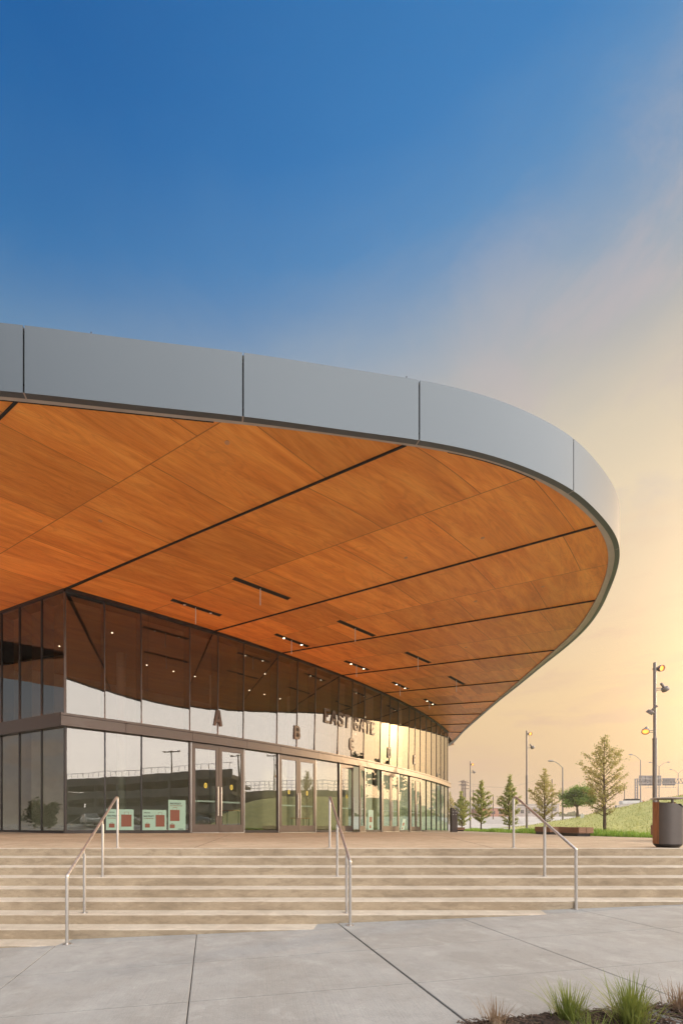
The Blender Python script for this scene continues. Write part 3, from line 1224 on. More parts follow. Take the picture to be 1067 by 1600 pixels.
# doors
for a, c, m_, L in door_bays:
    for leaf, (s0, s1) in enumerate(((a + .06, m_ - .006), (m_ + .006, c - .06))):
        zb, zt = base_z((s0 + s1) / 2) + .03, band_bot((s0 + s1) / 2) - .03
        p0, p1 = fac(s0, .04), fac(s1, .04)
        W = (p1 - p0).length
        th = math.atan2((p1 - p0).y, (p1 - p0).x)
        hinge = p0 if leaf == 0 else p1
        swing = R(-17) if (L == 'C' and leaf == 1) else 0.0
        Rm = Matrix.Rotation(th, 2)
        Rs = Matrix.Rotation(-swing if leaf else swing, 2)

        def P3(u, o_, z, p0=p0, Rm=Rm, Rs=Rs, hinge=hinge):
            q = p0 + Rm @ Vector((u, -o_))
            q = hinge + Rs @ (q - hinge)
            return Vector((q.x, q.y, z))

        def dbox(mb, u0, u1, o0, o1, z0, z1):
            i = len(mb.v)
            for u in (u0, u1):
                for o_ in (o0, o1):
                    for z in (z0, z1):
                        mb.v.append(tuple(P3(u, o_, z)))
            for q in ((0, 1, 3, 2), (4, 6, 7, 5), (0, 4, 5, 1), (2, 3, 7, 6), (0, 2, 6, 4), (1, 5, 7, 3)):
                mb.f.append(tuple(i + k for k in q))
        mb = MB()
        sw = .155
        dbox(mb, 0, sw, 0, .05, zb, zt)
        dbox(mb, W - sw, W, 0, .05, zb, zt)
        dbox(mb, sw, W - sw, .001, .049, zt - .22, zt)
        dbox(mb, sw, W - sw, .001, .049, zb, zb + .33)
        door = mb.build('door', M_BRONZE, bld)
        mb = MB()
        mb.quad(P3(sw, .025, zb + .33), P3(W - sw, .025, zb + .33), P3(W - sw, .025, zt - .22), P3(sw, .025, zt - .22))
        mb.build('door_glass', M_GLASS_LO, door, recalc=False)
        u = W - .08 if leaf == 0 else .08
        mb = MB()
        mb.tube([P3(u, .12, zb + .70), P3(u, .12, zb + 1.95)], .019, 10)
        for z in (zb + .95, zb + 1.70):
            mb.tube([P3(u, .05, z), P3(u, .12, z)], .012, 8)
        mb.build('handle', M_SILVER, door)
        mb = MB()
        dbox(mb, sw, W - sw, -.09, -.03, zb + 1.28, zb + 1.35)
        mb.build('push_bar', M_WHITE, door)
        if L in 'AB' or (L == 'C' and leaf == 0):
            mb = MB()
            cu, cz = W / 2, zb + 1.98
            mb.quad(*[P3(cu + .080 * math.cos(t * math.pi / 10), .031, cz + .115 * math.sin(t * math.pi / 10)) for t in range(20)])
            st = mb.build('sticker', M_YELLOW, door, recalc=False)
            mb = MB()
            for dz, hw in ((.045, .05), (.0, .065), (-.045, .05)):
                mb.quad(P3(cu - hw, .034, cz + dz - .010), P3(cu + hw, .034, cz + dz - .010), P3(cu + hw, .034, cz + dz + .010), P3(cu - hw, .034, cz + dz + .010))
            mb.build('print', M_INK, st, recalc=False)
        mb = MB()
        dbox(mb, .0, W, -.06, .10, zb - .06, zb - .012)
        mb.build('threshold', M_SILVER, bld)
        mb = MB()
        ej = s0 - .035 if leaf == 0 else s1 + .035
        abar(mb, ej, zb - .02, zt, .028, .03, .075)
        mb.build('jamb_strip', M_SILVER, bld)
    channel([a + .05, c - .05], lambda s: [(-.06, band_bot(s) - .03), (.05, band_bot(s) - .03), (.05, band_bot(s) - .001), (-.06, band_bot(s) - .001)], 'door_head', M_DARK)

# left side wall of the building, running back from the corner
WD = Vector((-3.32, 1.73)).normalized()
WN = Vector((WD.y, -WD.x)) * 1.0
if WN.y > 0:
    WN = -WN
CORN = fac(0)


def lw(t, off=0.0):
    return CORN + WD * t + WN * off


def lw_t(x):                            # distance along the side wall at photo column x
    # solve (CORN + WD t) on ray
    k = (x - CX) / F
    return (k * CORN.y - CORN.x) / (WD.x - k * WD.y)


LT = [0] + [lw_t(x) for x in (65.6, 31, 2.6)]
stpw = LT[3] - LT[2]
LT += [LT[3] + stpw * k for k in range(1, 6)]
aw = math.atan2(WD.y, WD.x)
for t0, t1 in zip(LT, LT[1:]):
    for lo, hi, m in ((band_top(0), H - TOPF, M_GLASS_UP), (.22, band_bot(0), M_GLASS_LO)):
        p, q = lw(t0 + .02), lw(t1 - .02)
        mb = MB()
        mb.quad(v3(q, lo), v3(p, lo), v3(p, hi), v3(q, hi))
        mb.build('window_pane', m, bld, recalc=False)
for t in LT[1:]:
    for lo, hi in ((band_top(0), H - TOPF), (.10, band_bot(0))):
        p = lw(t, .01)
        MB().box((p.x, p.y, (lo + hi) / 2), (.04, .06, hi - lo), aw).build('mullion', M_DARK, bld)
    p = lw(t, -.26)
    MB().box((p.x, p.y, (band_top(0) + H) / 2 - .1), (.05, .44, H - band_top(0) - .2), aw).build('mullion_fin', M_FIN, bld)


def wbar(t0, t1, o0, o1, z0, z1, name, m):
    mb = MB()
    p = lw((t0 + t1) / 2, (o0 + o1) / 2)
    mb.box((p.x, p.y, (z0 + z1) / 2), (t1 - t0, abs(o1 - o0), z1 - z0), aw)
    return mb.build(name, m, bld)


TE = LT[-1]
wbar(.035, TE, -.1, .03, H - TOPF, H - .002, 'head_frame', M_DARK)
wbar(.04, TE, -.1, .17, band_bot(0), band_top(0) - .002, 'spandrel_panel', M_BRONZE)
wbar(.04, TE, -.08, .04, .05, .22, 'sill', M_DARK)
wbar(.3, TE, .04, .09, band_top(0) - .001, band_top(0) + .004, 'added_glow_strip', M_ADDED_GLOW)  # added glow strip on the side wall, along the band's red line
wbar(.02, TE, .14, .169, band_top(0) - .0015, band_top(0) + .035, 'band_lip', M_BRONZE)
MB().tube([v3(lw(-.03, .02), band_bot(0)), v3(lw(-.03, .02), .06)], .05, 4).build('mullion', M_DARK, bld)

# what shows through the glass: floor, far wall, ceiling with small lamps
mb = MB()
N_ = 30
for z, flip in ((None, False),):
    for k in range(N_ + 1):
        s = S_END * k / N_
        p, q = fac(s, -.06), fac(s, -9.5)
        mb.v += [(p.x, p.y, base_z(s) + .012), (q.x, q.y, base_z(s) + .012)]
    for k in range(N_):
        mb.f.append((2 * k, 2 * k + 2, 2 * k + 3, 2 * k + 1))
mb.quad(v3(lw(.06, -.1), .2), v3(lw(TE, -.1), .2), v3(lw(TE, -9), .2), v3(fac(0, -9.5), .2))
mb.build('lobby_floor', M_INFLOOR, bld, recalc=False)
mb = MB()
for k in range(N_):
    s0, s1 = S_END * k / N_, S_END * (k + 1) / N_
    p, q = fac(s0, -9.4), fac(s1, -9.4)
    mb.quad(v3(p, -.4), v3(q, -.4), v3(q, H - .02), v3(p, H - .02))
mb.quad(v3(lw(TE, 0), 0), v3(lw(TE, -12), 0), v3(lw(TE, -12), H), v3(lw(TE, 0), H))
mb.quad(v3(lw(TE, -9), 0), v3(fac(0, -9.4), 0), v3(fac(0, -9.4), H - .02), v3(lw(TE, -9), H - .02))
mb.build('lobby_wall', M_INWALL, bld, recalc=False)
mb = MB()
for k in range(N_):
    s0, s1 = S_END * k / N_, S_END * (k + 1) / N_
    mb.quad(v3(fac(s0, -.55), H - .14), v3(fac(s1, -.55), H - .14), v3(fac(s1, -9.4), H - .14), v3(fac(s0, -9.4), H - .14))
mb.quad(v3(lw(.5, -.5), H - .14), v3(lw(TE, -.5), H - .14), v3(lw(TE, -9), H - .14), v3(fac(0, -9.4), H - .14))
mb.build('lobby_ceiling', mat('lobby_ceiling_wood', (.22, .10, .04), .5, var=.3, scale=.8), bld, recalc=False)
mb = MB()
p, q = fac(S_END, .0), fac(S_END, -9.4)
mb.quad(v3(p, -.5), v3(q, -.5), v3(q, H), v3(p, H))
mb.build('end_wall', M_GLASS_LO, bld, recalc=False)
for k in range(22):
    s = .8 + k * 1.45 + rp.uniform(-.3, .3)
    o_ = -rp.choice((2.4, 3.6, 5.2, 7.0))
    p = fac(s, o_)
    MB().lathe([(.038, 0), (.038, -.02)], (p.x, p.y, H - .145), 10).build('ceiling_lamp', M_DOWN, bld)
for s, o_ in ((3.5, -4.5), (9.0, -4.5), (15.5, -4.5), (22, -4.5), (28, -4.5)):
    p = fac(s, o_)
    MB().tube([(p.x, p.y, base_z(s)), (p.x, p.y, H - .15)], .22, 16).build('lobby_column', M_INWALL, bld, smooth=True)
# small tables, stools and a queue barrier inside the lobby
def lobby_table(s, o_, label, hh=1.05):
    p = fac(s, o_)
    z = base_z(s) + .012
    t = thing('high_table', (p.x, p.y, z), label, 'table')
    a = math.atan2(fac_dir(s).y, fac_dir(s).x)
    MB().box((p.x, p.y, z + hh), (1.1, .55, .05), a).build('tabletop', M_TEAK, t)
    for sx in (-1, 1):
        for sy in (-1, 1):
            q = p + fac_dir(s) * .48 * sx + fac_n(s) * .2 * sy
            MB().box((q.x, q.y, z + hh / 2 - .012), (.05, .05, hh - .03), a).build('leg', M_DARK, t)
    return t


lobby_table(8.2, -1.6, 'brown wooden high table inside the pane between doors A and B')
lobby_table(12.95, -1.5, 'low counter with pale top behind the glass right of door pair B', .75)

# ------------------------------------------------------------------ lettering
def text_obj(txt, name, m, p0, p1, z0, z1, depth, parent, bold=.030, nrm=None):
    """one line of raised capitals filling the chord p0-p1 and the height z0-z1"""
    cu = bpy.data.curves.new('t', 'FONT')
    cu.body = txt
    cu.size = 1
    cu.extrude = 0.0
    cu.offset = bold
    cu.resolution_u = 3
    ob = bpy.data.objects.new('t', cu)
    col.objects.link(ob)
    dg = bpy.context.evaluated_depsgraph_get()
    me = bpy.data.meshes.new_from_object(ob.evaluated_get(dg))
    bpy.data.objects.remove(ob)
    xs = [v.co.x for v in me.vertices]
    ysv = [v.co.y for v in me.vertices]
    xa, xb, ya, yb = min(xs), max(xs), min(ysv), max(ysv)
    bm = bmesh.new()
    bm.from_mesh(me)
    bmesh.ops.remove_doubles(bm, verts=bm.verts, dist=1e-4)
    if depth > 0:
        r_ = bmesh.ops.extrude_face_region(bm, geom=bm.faces[:])
        for v in r_['geom']:
            if isinstance(v, bmesh.types.BMVert):
                v.co.z += 1.0
    d = (p1 - p0)
    n = nrm if nrm is not None else Vector((d.y, -d.x)).normalized()
    for v in bm.verts:
        u = (v.co.x - xa) / (xb - xa)
        h = (v.co.y - ya) / (yb - ya)
        q = p0 + d * u + n * depth * v.co.z
        v.co = Vector((q.x, q.y, z0 + (z1 - z0) * h))
    bmesh.ops.recalc_face_normals(bm, faces=bm.faces)
    bm.to_mesh(me)
    bm.free()
    me.name = name
    me.materials.clear()
    me.materials.append(m)
    o = bpy.data.objects.new(name, me)
    col.objects.link(o)
    if parent is not None:
        o.parent = parent
        o.location = -root_loc(parent)
    return o


GLYPH = {                                # centre lines of condensed block capitals; True = closed ring
    'E': [([(1, 1), (0, 1), (0, 0), (1, 0)], False), ([(.0, .52), (.86, .52)], 'abut')],
    'A': [([(0, -.0), (.36, 1), (.64, 1), (1, -.0)], 'feet'), ([(.17, .30), (.83, .30)], 'cross')],
    'S': [([(1, .72), (1, .86), (.80, 1), (.20, 1), (0, .86), (0, .68), (.12, .58), (.88, .42), (1, .32), (1, .14), (.80, 0), (.20, 0), (0, .14), (0, .28)], False)],
    'T': [([(-.08, 1), (1.08, 1)], False), ([(.5, 1), (.5, 0)], 'stem')],
    'G': [([(1, .74), (1, .86), (.80, 1), (.20, 1), (0, .86), (0, .14), (.20, 0), (.80, 0), (1, .14), (1, .46), (.52, .46)], False)],
    'B': [([(0, 0), (.78, 0), (1, .14), (1, .40), (.82, .53), (.94, .64), (.94, .86), (.74, 1), (0, 1)], True), ([(0, .53), (.80, .53)], 'abut2')],
    'C': [([(1, .72), (1, .86), (.80, 1), (.20, 1), (0, .86), (0, .14), (.20, 0), (.80, 0), (1, .14), (1, .28)], False)],
    'D': [([(0, 0), (.76, 0), (1, .16), (1, .84), (.76, 1), (0, 1)], True)],
}


def glyph_obj(ch, name, m, p0, p1, z0, z1, depth, wst, parent):
    d = p1 - p0
    W = d.length
    d = d / W
    n = Vector((d.y, -d.x))
    Hh = z1 - z0
    h = wst / 2
    mb = MB()

    def pt(u, v, o_):
        q = p0 + d * u + n * o_
        return (q.x, q.y, z0 + v)
    for path, mode in GLYPH[ch]:
        P = [Vector((h + u * (W - wst), h + v * (Hh - wst))) for u, v in path]
        if mode == 'feet':
            P[0].y = P[-1].y = 0
        if mode in ('abut', 'abut2'):
            P[0].x = wst - .004
            if mode == 'abut2':
                P[1].x -= h * .8
        if mode == 'stem':
            P[0].y = Hh - wst + .004
            P[1].y = 0
        if mode == 'cross':
            P[0].x += h * .7
            P[1].x -= h * .7
        if mode is False:
            for i, j in ((0, 1), (-1, -2)):      # run the ends out flush
                e = (P[i] - P[j]).normalized()
                if abs(e.x) > .9:
                    P[i] = P[i] + e * h
        inset = .003 if mode in ('abut', 'abut2', 'stem', 'cross') else 0.0
        k = len(P)
        closed = mode is True
        L, Rr = [], []
        for i in range(k):
            a_ = P[i - 1] if (i > 0 or closed) else None
            c_ = P[(i + 1) % k] if (i < k - 1 or closed) else None
            t1 = (P[i] - a_).normalized() if a_ is not None else None
            t2 = (c_ - P[i]).normalized() if c_ is not None else None
            if t1 is None:
                t1 = t2
            if t2 is None:
                t2 = t1
            n1, n2 = Vector((-t1.y, t1.x)), Vector((-t2.y, t2.x))
            mm = (n1 + n2).normalized()
            sc2 = h / max(.5, mm.dot(n1))
            L.append(P[i] + mm * sc2)
            Rr.append(P[i] - mm * sc2)
        if mode == 'feet':
            for Q in (L, Rr):
                Q[0].y = Q[-1].y = 0
        b0, b1 = inset, depth - inset
        i0 = len(mb.v)
        for i in range(k):
            mb.v += [pt(*L[i], b0), pt(*Rr[i], b0), pt(*Rr[i], b1), pt(*L[i], b1)]
        for i in range(k if closed else k - 1):
            j = (i + 1) % k
            for e in range(4):
                e2 = (e + 1) % 4
                mb.f.append((i0 + 4 * i + e, i0 + 4 * i + e2, i0 + 4 * j + e2, i0 + 4 * j + e))
        if not closed:
            mb.f.append((i0, i0 + 1, i0 + 2, i0 + 3))
            q = i0 + 4 * (k - 1)
            mb.f.append((q + 3, q + 2, q + 1, q))
    return mb.build(name, m, parent)


def zrow(x, y):
    s = fac_s(x)
    return EYE + (CY - y) / F * fac(s, .12).y


sa, sb = fac_s(505.5), fac_s(585.8)
zl0, zl1 = 5.90, 6.66
sgn = thing('building_sign', v3(fac(sa), zl0), 'large raised bronze words EAST GATE across the upper glass', 'sign')
WID = {'E': .92, 'A': 1.12, 'S': 1.02, 'T': .98, 'G': 1.06, ' ': .55}
tot = sum(WID[c] for c in 'EAST GATE')
cur = 0
pA, pB = fac(sa, on_glass(sa, 6.28) + .006), fac(sb, on_glass(sb, 6.28) + .006)
for ch in 'EAST GATE':
    if ch != ' ':
        u0, u1 = (cur + .10) / tot, (cur + WID[ch] - .10) / tot
        sc0, sc1 = sa + (sb - sa) * u0, sa + (sb - sa) * u1
        of_ = on_glass((sc0 + sc1) / 2, 6.28) + .016
        o = glyph_obj(ch, 'letter', M_LETTER, fac(sc0, of_), fac(sc1, of_), zl0, zl1, .035, .125, sgn)
        o['label'] = 'raised letter ' + ch
        mbp = MB()
        for hh in (.25, .75):
            q = fac(sc0, of_ + .003)
            mbp.bar((*q, zl0 + hh * .76), (*(q - fac_n(sc0) * .03), zl0 + hh * .76), .02, .02)
        mbp.build('mount', M_DARK, o)
    cur += WID[ch]
for ch, xa, xb, y0, y1 in (('A', 334, 347.2, 1137.2, 1114.7), ('B', 460, 469.2, 1158, 1138.8), ('C', 546.8, 553.4, 1174.7, 1157.6), ('D', 606, 610.8, 1188, 1173), ('E', 646, 649.3, 1200, 1186.4)):
    s0, s1 = fac_s(xa), fac_s(xb)
    z0, z1 = zrow(xa, y0), zrow(xa, y1)
    o = glyph_obj(ch, 'door_letter', M_LETTER, fac(s0, on_glass(s0, 5.06) + .018), fac(s1, on_glass(s0, 5.06) + .018), 4.72, 5.40, .035, .115, None)
    tag(o, 'raised bronze letter %s on the glass above its pair of doors' % ch, 'letter', 'door letters along the front')

# posters standing in the windows
def poster(xa, xb, ytop, ybot, label, layout, lean=0.0, tiny=False):
    s0, s1 = fac_s(xa), fac_s(xb)
    off = .03
    p0, p1 = fac(s0, off), fac(s1, off)
    zb = EYE + (CY - ybot) / F * p0.y
    zt = EYE + (CY - ytop) / F * p0.y
    W = (p1 - p0).length
    Hh = zt - zb
    th = math.atan2((p1 - p0).y, (p1 - p0).x)
    n = fac_n((s0 + s1) / 2)
    t = thing('poster', v3(p0, zb), label, 'poster', 'posters in the ground floor windows')
    def q3(u, v, o_=0.0):
        q = p0.lerp(p1, u) + n * (o_ + 0.0)
        return Vector((q.x, q.y, zb + Hh * v)) + v3(fac_dir(s0), 0) * lean * v

    def plate(u0, u1, v0, v1, o_, name, m, par, th_=.004):
        mb = MB()
        i = 0
        mb.v = [tuple(q3(u, v, o)) for o in (o_ - th_, o_) for u, v in ((u0, v0), (u1, v0), (u1, v1), (u0, v1))]
        mb.f = [(0, 3, 2, 1), (4, 5, 6, 7), (0, 1, 5, 4), (1, 2, 6, 5), (2, 3, 7, 6), (3, 0, 4, 7)]
        return mb.build(name, m, par)
    plate(0, 1, 0, 1, .0, 'board', M_POSTER, t, .012)

    def bag(u0, u1, v0, v1):
        o = plate(u0, u1, v0, v1, .006, 'bag_picture', M_RUST, t)
        cu, hw = (u0 + u1) / 2, (u1 - u0) * .22
        hh = (v1 - v0) * .20
        mb = MB()
        e = .012
        for (a, b_, c, d) in ((cu - hw, cu - hw + e, v1, v1 + hh), (cu + hw - e, cu + hw, v1, v1 + hh), (cu - hw, cu + hw, v1 + hh, v1 + hh + e)):
            mb.quad(q3(a, c, .006), q3(b_, c, .006), q3(b_, d, .006), q3(a, d, .006))
        mb.build('bag_strap', M_RUST, o, recalc=False)
    def line(txt, u0, u1, v0, v1, m, bold=.03):
        o = text_obj(txt, 'lettering', m, Vector(q3(u0, 0, .007)[:2]), Vector(q3(u1, 0, .007)[:2]), zb + Hh * v0, zb + Hh * v1, 0, t, bold=bold)
        return o
    if layout == 'land':
        line('BAG POLICY', .05, .47, .66, .74, M_INK, .05)
        line('EFFECTIVE', .06, .30, .83, .88, M_INK, .04)
        line('ALLOWED BAG SIZES', .05, .45, .57, .61, M_RUST, .03)
        bag(.54, .92, .20, .76)
        bag(.10, .30, .16, .34)
    elif layout == 'port':
        line('BAG POLICY', .10, .74, .855, .915, M_INK, .05)
        line('ALLOWED BAG SIZES', .10, .80, .80, .83, M_RUST, .03)
        bag(.10, .64, .32, .68)
        bag(.08, .36, .09, .21)
        line('ARENA', .55, .88, .04, .075, M_INK, .04)
    else:
        bag(.25, .75, .40, .66)
        bag(.25, .55, .10, .24)
    return t


poster(165.4, 208.5, 1264.7, 1299.2, 'wide mint bag policy poster behind the left handrail', 'land')
poster(222.2, 259.6, 1265.7, 1299.0, 'wide mint bag policy poster in the window left of door pair A', 'land')
poster(262.6, 289.6, 1250.2, 1299.0, 'tall mint bag policy poster beside door pair A', 'port')
poster(574.5, 582.5, 1266, 1298, 'narrow pale poster in the window between doors C and D', 'mini')
poster(625.0, 630.5, 1280, 1298, 'small slanted pale poster in the window between doors D and E', 'mini', lean=.35)

# ------------------------------------------------------------------ handrails
def handrail(X, Xf, front_y, mids, label):
    zf = walk_z(Xf)

    def xr(y):
        return X + (Xf - X) * (8.66 - y) / (8.66 - front_y)
    t = thing('handrail', (X, 8.66, 0), label, 'handrail', 'steel handrails on the steps')
    r = .0225
    yt = 8.66
    zt = .98
    zfr = zf + .94
    y_flat = yt - .10
    slope = (zt - zfr) / (y_flat - front_y)
    MB().tube([(X, yt, zt), (xr(yt - .05), yt - .05, zt + .004), (xr(y_flat), y_flat, zt - .004), (xr(front_y + .02), front_y + .02, zfr + .012), (Xf, front_y, zfr), (Xf, front_y, zfr - .012)], r, 12).build('top_rail', M_SILVER, t, smooth=True)
    def post(y, z0, z1, pin):
        X = xr(y)
        o = MB().tube([(X, y, z0), (X, y, z1)], r, 12).build('post', M_SILVER, t, smooth=True)
        if pin:
            MB().tube([(X, y, z1 - .01), (X, y, z1 + .075)], .009, 8).build('pin', M_SILVER, o)
        MB().lathe([(.058, 0), (.058, .006), (.03, .010)], (X, y, z0 + .001), 18).build('base_plate', M_SILVER, o)
    post(yt, 0, zt, False)
    post(front_y, zf, zfr, False)
    for k in mids:
        y = D0 - TREAD * k + .14
        zr = zt + (y - y_flat) * slope
        post(y, -RISE * k, zr - r - .065, True)
    return t


handrail(-2.715, -2.615, 6.11, (6, 3), 'leftmost steel handrail on the concrete steps in front of the posters')
handrail(1.446, 1.385, 6.50, (6, 3), 'middle steel handrail on the concrete steps below the doors')
handrail(5.05, 5.034, 6.95, (3,), 'rightmost steel handrail on the concrete steps beside the benches')

# ------------------------------------------------------------------ litter bin
def litter_bin(c, sc_, label):
    x, y, z = c
    t = thing('trash_can', c, label, 'trash can')
    r = .208 * sc_
    h = .90 * sc_

    def sq(a, rr):                       # rounded square plan
        ca, sa_ = math.cos(a), math.sin(a)
        k = (abs(ca) ** 2.7 + abs(sa_) ** 2.7) ** (-1 / 2.7)
        return Vector((x + rr * k * ca, y + rr * k * sa_))

    def shell(a0, a1, n, zfun, rr, thk, name, m):
        mb = MB()
        for i in range(n + 1):
            a = a0 + (a1 - a0) * i / n
            p, q = sq(a, rr), sq(a, rr - thk)
            zt = zfun(i / n)
            mb.v += [(p.x, p.y, z + .07), (p.x, p.y, zt), (q.x, q.y, zt), (q.x, q.y, z + .07)]
        for i in range(n):
            for e in range(4):
                e2 = (e + 1) % 4
                mb.f.append((4 * i + e, 4 * i + e2, 4 * i + 4 + e2, 4 * i + 4 + e))
        mb.f.append((0, 1, 2, 3))
        mb.f.append((4 * n, 4 * n + 3, 4 * n + 2, 4 * n + 1))
        return mb.build(name, m, t, smooth=True)
    tilt = R(-32)
    # metal front shell, its rim dips into a rounded V
    shell(R(-137) + tilt, R(42) + tilt, 60, lambda u: z + h - .03 * min(1, u * 3) - .085 * max(0, 1 - abs(u - .64) / .22) ** .8, r, .012, 'metal_panel', M_CAN)
    shell(R(-222) + tilt, R(-139) + tilt, 22, lambda u: z + h + .005, r - .003, .02, 'wood_panel', M_TEAK)
    shell(R(44) + tilt, R(136) + tilt, 22, lambda u: z + h + .005, r - .003, .02, 'wood_panel', M_TEAK)
    mb = MB()
    mb.prism([sq(2 * math.pi * k / 40, r - .045) for k in range(40)], z + .06, z + h - .16)
    mb.build('liner', M_BLACK, t)
    mb = MB()
    n = 40
    for rr, zz in ((r - .055, 0), (r - .01, .055), (r - .01, .075)):
        for k in range(n):
            p = sq(2 * math.pi * k / n + .001, rr)
            mb.v.append((p.x, p.y, z + zz))
    for L in range(2):
        for k in range(n):
            k2 = (k + 1) % n
            mb.f.append((L * n + k, L * n + k2, (L + 1) * n + k2, (L + 1) * n + k))
    mb.f.append(tuple(range(n))[::-1])
    mb.f.append(tuple(2 * n + k for k in range(n)))
    mb.build('base', M_DARK, t)
    lid = MB().lathe([(.22 * sc_, 0), (.262 * sc_, .010), (.262 * sc_, .026), (.18 * sc_, .042), (.02, .046)], (x, y, z + h + .055), 40).build('lid', mat('lid_metal', (.34, .29, .25), .4, .2), t, smooth=True)
    for a in (R(-100), R(20), R(140)):
        MB().tube([(x + .14 * math.cos(a), y + .14 * math.sin(a), z + h - .06), (x + .14 * math.cos(a), y + .14 * math.sin(a), z + h + .06)], .014, 8).build('lid_post', M_ALU, lid)
    return t


litter_bin((8.20, 8.80, 0), 1.0, 'dark grey metal trash can with wooden sides at the top of the steps')

# ------------------------------------------------------------------ timber benches
def bench(c, L, W_, Hh, rz, label, ends=2):
    t = thing('timber_bench', c, label, 'bench', 'timber block benches at the plaza edge')
    rot = Matrix.Rotation(rz, 2)
    bh = Hh * .34

    def bx(u, v, su, sv, z0, z1, name, m, bev=.012):
        q = Vector(c[:2]) + rot @ Vector((u, v))
        return MB().box((q.x, q.y, c[2] + (z0 + z1) / 2), (su, sv, z1 - z0), rz).build(name, m, t, bevel=bev)
    bw = W_ / ends
    for k in range(ends):
        u = -W_ / 2 + bw * (k + .5)
        bx(u, 0, bw - .008, L, bh, Hh, 'beam', M_TIMBER)
    bx(-W_ * .06, 0, W_ * .86, L * .86, 0, bh - .002, 'plinth', M_DARK, .005)
    return t


bench((13.75, 19.0, plaza_z(13.75, 19)), 1.35, .60, .38, R(-4), 'timber bench of two square beams in front of the tall sparse tree')
bench((16.1, 24.2, plaza_z(16.1, 24.2)), 1.8, .80, .42, R(-10), 'timber bench of two beams partly behind the right handrail')
bench((12.15, 12.4, plaza_z(12.1, 12.4)), 1.6, .7, .45, R(3), 'timber bench cut by the photo edge just right of the trash can')
bench((20.75, 45, plaza_z(20.7, 45)), 1.4, .80, .40, R(-18), 'farthest timber bench beside the dark pylon')

# dark pylon at the far end of the glass
pp = pix(708.7, 1301.3, -.21)
t = thing('entry_pylon', pp, 'dark brown pylon with a slanted top standing at the far end of the glass front', 'pylon')
mb = MB()
a = R(8)
poly = [(-.23, 0), (.23, 0), (.23, 1.55), (.10, 1.74), (.04, 1.72), (-.12, 1.86), (-.23, 1.86)]
for yy in (-.13, .13):
    for (u, z) in poly:
        mb.v.append((pp.x + u * math.cos(a) - yy * math.sin(a), pp.y + u * math.sin(a) + yy * math.cos(a), pp.z + z))
n = len(poly)
mb.f = [tuple(range(n)), tuple(range(n, 2 * n))[::-1]] + [(k, (k + 1) % n, n + (k + 1) % n, n + k) for k in range(n)]
mb.build('body', mat('pylon_brown', (.05, .035, .03), .55, .2), t)
for u in (-.10, .10):
    for z in (1.35, 1.55):
        MB().box((pp.x + u, pp.y - .15, pp.z + z), (.035, .02, .05)).build('button', M_WHITE, t)

# ------------------------------------------------------------------ spotlight poles
def spot(mb_parent, c, aim, lit, m=None, sz=1.0):
    aim = Vector(aim).normalized()
    q = aim.to_track_quat('Z', 'Y').to_matrix()
    o = MB().lathe([(.045 * sz, -.30 * sz), (.05 * sz, -.29 * sz), (.05 * sz, -.06 * sz), (.12 * sz, -.04 * sz), (.135 * sz, .0), (.135 * sz, .10 * sz), (.115 * sz, .10 * sz), (.11 * sz, .03 * sz)], c, 20, q).build('spotlight', M_ALU, mb_parent, smooth=True)
    MB().lathe([(.105 * sz, .034 * sz), (.105 * sz, .05 * sz)], c, 20, q).build('lens', M_LAMP if lit else M_CARGLASS, o)
    return o


def pole(c, hgt, hcol, spots, label):
    t = thing('light_pole', c, label, 'light pole', 'spotlight poles along the plaza')
    x, y, z = c
    MB().tube([(x, y, z - .3), (x, y, z + hcol)], .078, 16).build('pole', M_ALU, t, smooth=True)
    MB().lathe([(.085, 0), (.085, .05), (.062, .07)], (x, y, z + hcol), 16).build('collar', M_ALU, t, smooth=True)
    MB().tube([(x, y, z + hcol), (x, y, z + hgt)], .056, 16).build('upper_pole', M_ALU, t, smooth=True)
    MB().lathe([(.15, 0), (.15, .02), (.09, .04)], (x, y, z), 16).build('base_plate', M_ALU, t)
    for dx, dz, aim, lit in spots:
        zz = z + hgt - dz
        o = spot(t, (x + dx, y - .10 if abs(dx) < .2 else y - .03, zz), aim, lit)
        if abs(dx) > .15:
            mb = MB()
            for k in (-.03, .05):
                mb.tube([(x, y, zz + k - .03), (x + dx * .9, y - .03, zz + k - .03)], .016, 8)
            mb.build('bracket', M_ALU, t)
    return t


p1 = Vector(((1023 - CX) / F * 19, 19, -.1))
top1 = EYE + (CY - 1035.5) / F * 19
hh = top1 - p1.z
px = 19 / F
pole(p1, hh, EYE + (CY - 1156) / F * 19 - p1.z, [(.20, 9.5 * px, (.12, -1, -.25), True), (.40, 41 * px, (.75, .2, -.75), False), (-.20, 77 * px, (-.4, .6, -.75), False), (-.42, 107 * px, (-.62, -.55, -.62), True)], 'nearest tall spotlight pole with four lamps behind the trash can')
for x, yb, d, yt, yc, lab in ((823, 1294.6, 33.6, 1142, 1212.8, 'middle spotlight pole between the two rows of slender trees'), (734.8, 1293.7, 49.6, 1190, 1239, 'farthest spotlight pole beside the pylon')):
    c = at(x, yb, d)
    px = d / F
    pole(c, (yb - yt) * px, (yb - yc) * px, [(.20, 5 * px, (.12, -1, -.25), True), (.40, (26 if d < 40 else 17) * px, (.75, .2, -.75), False)], lab)

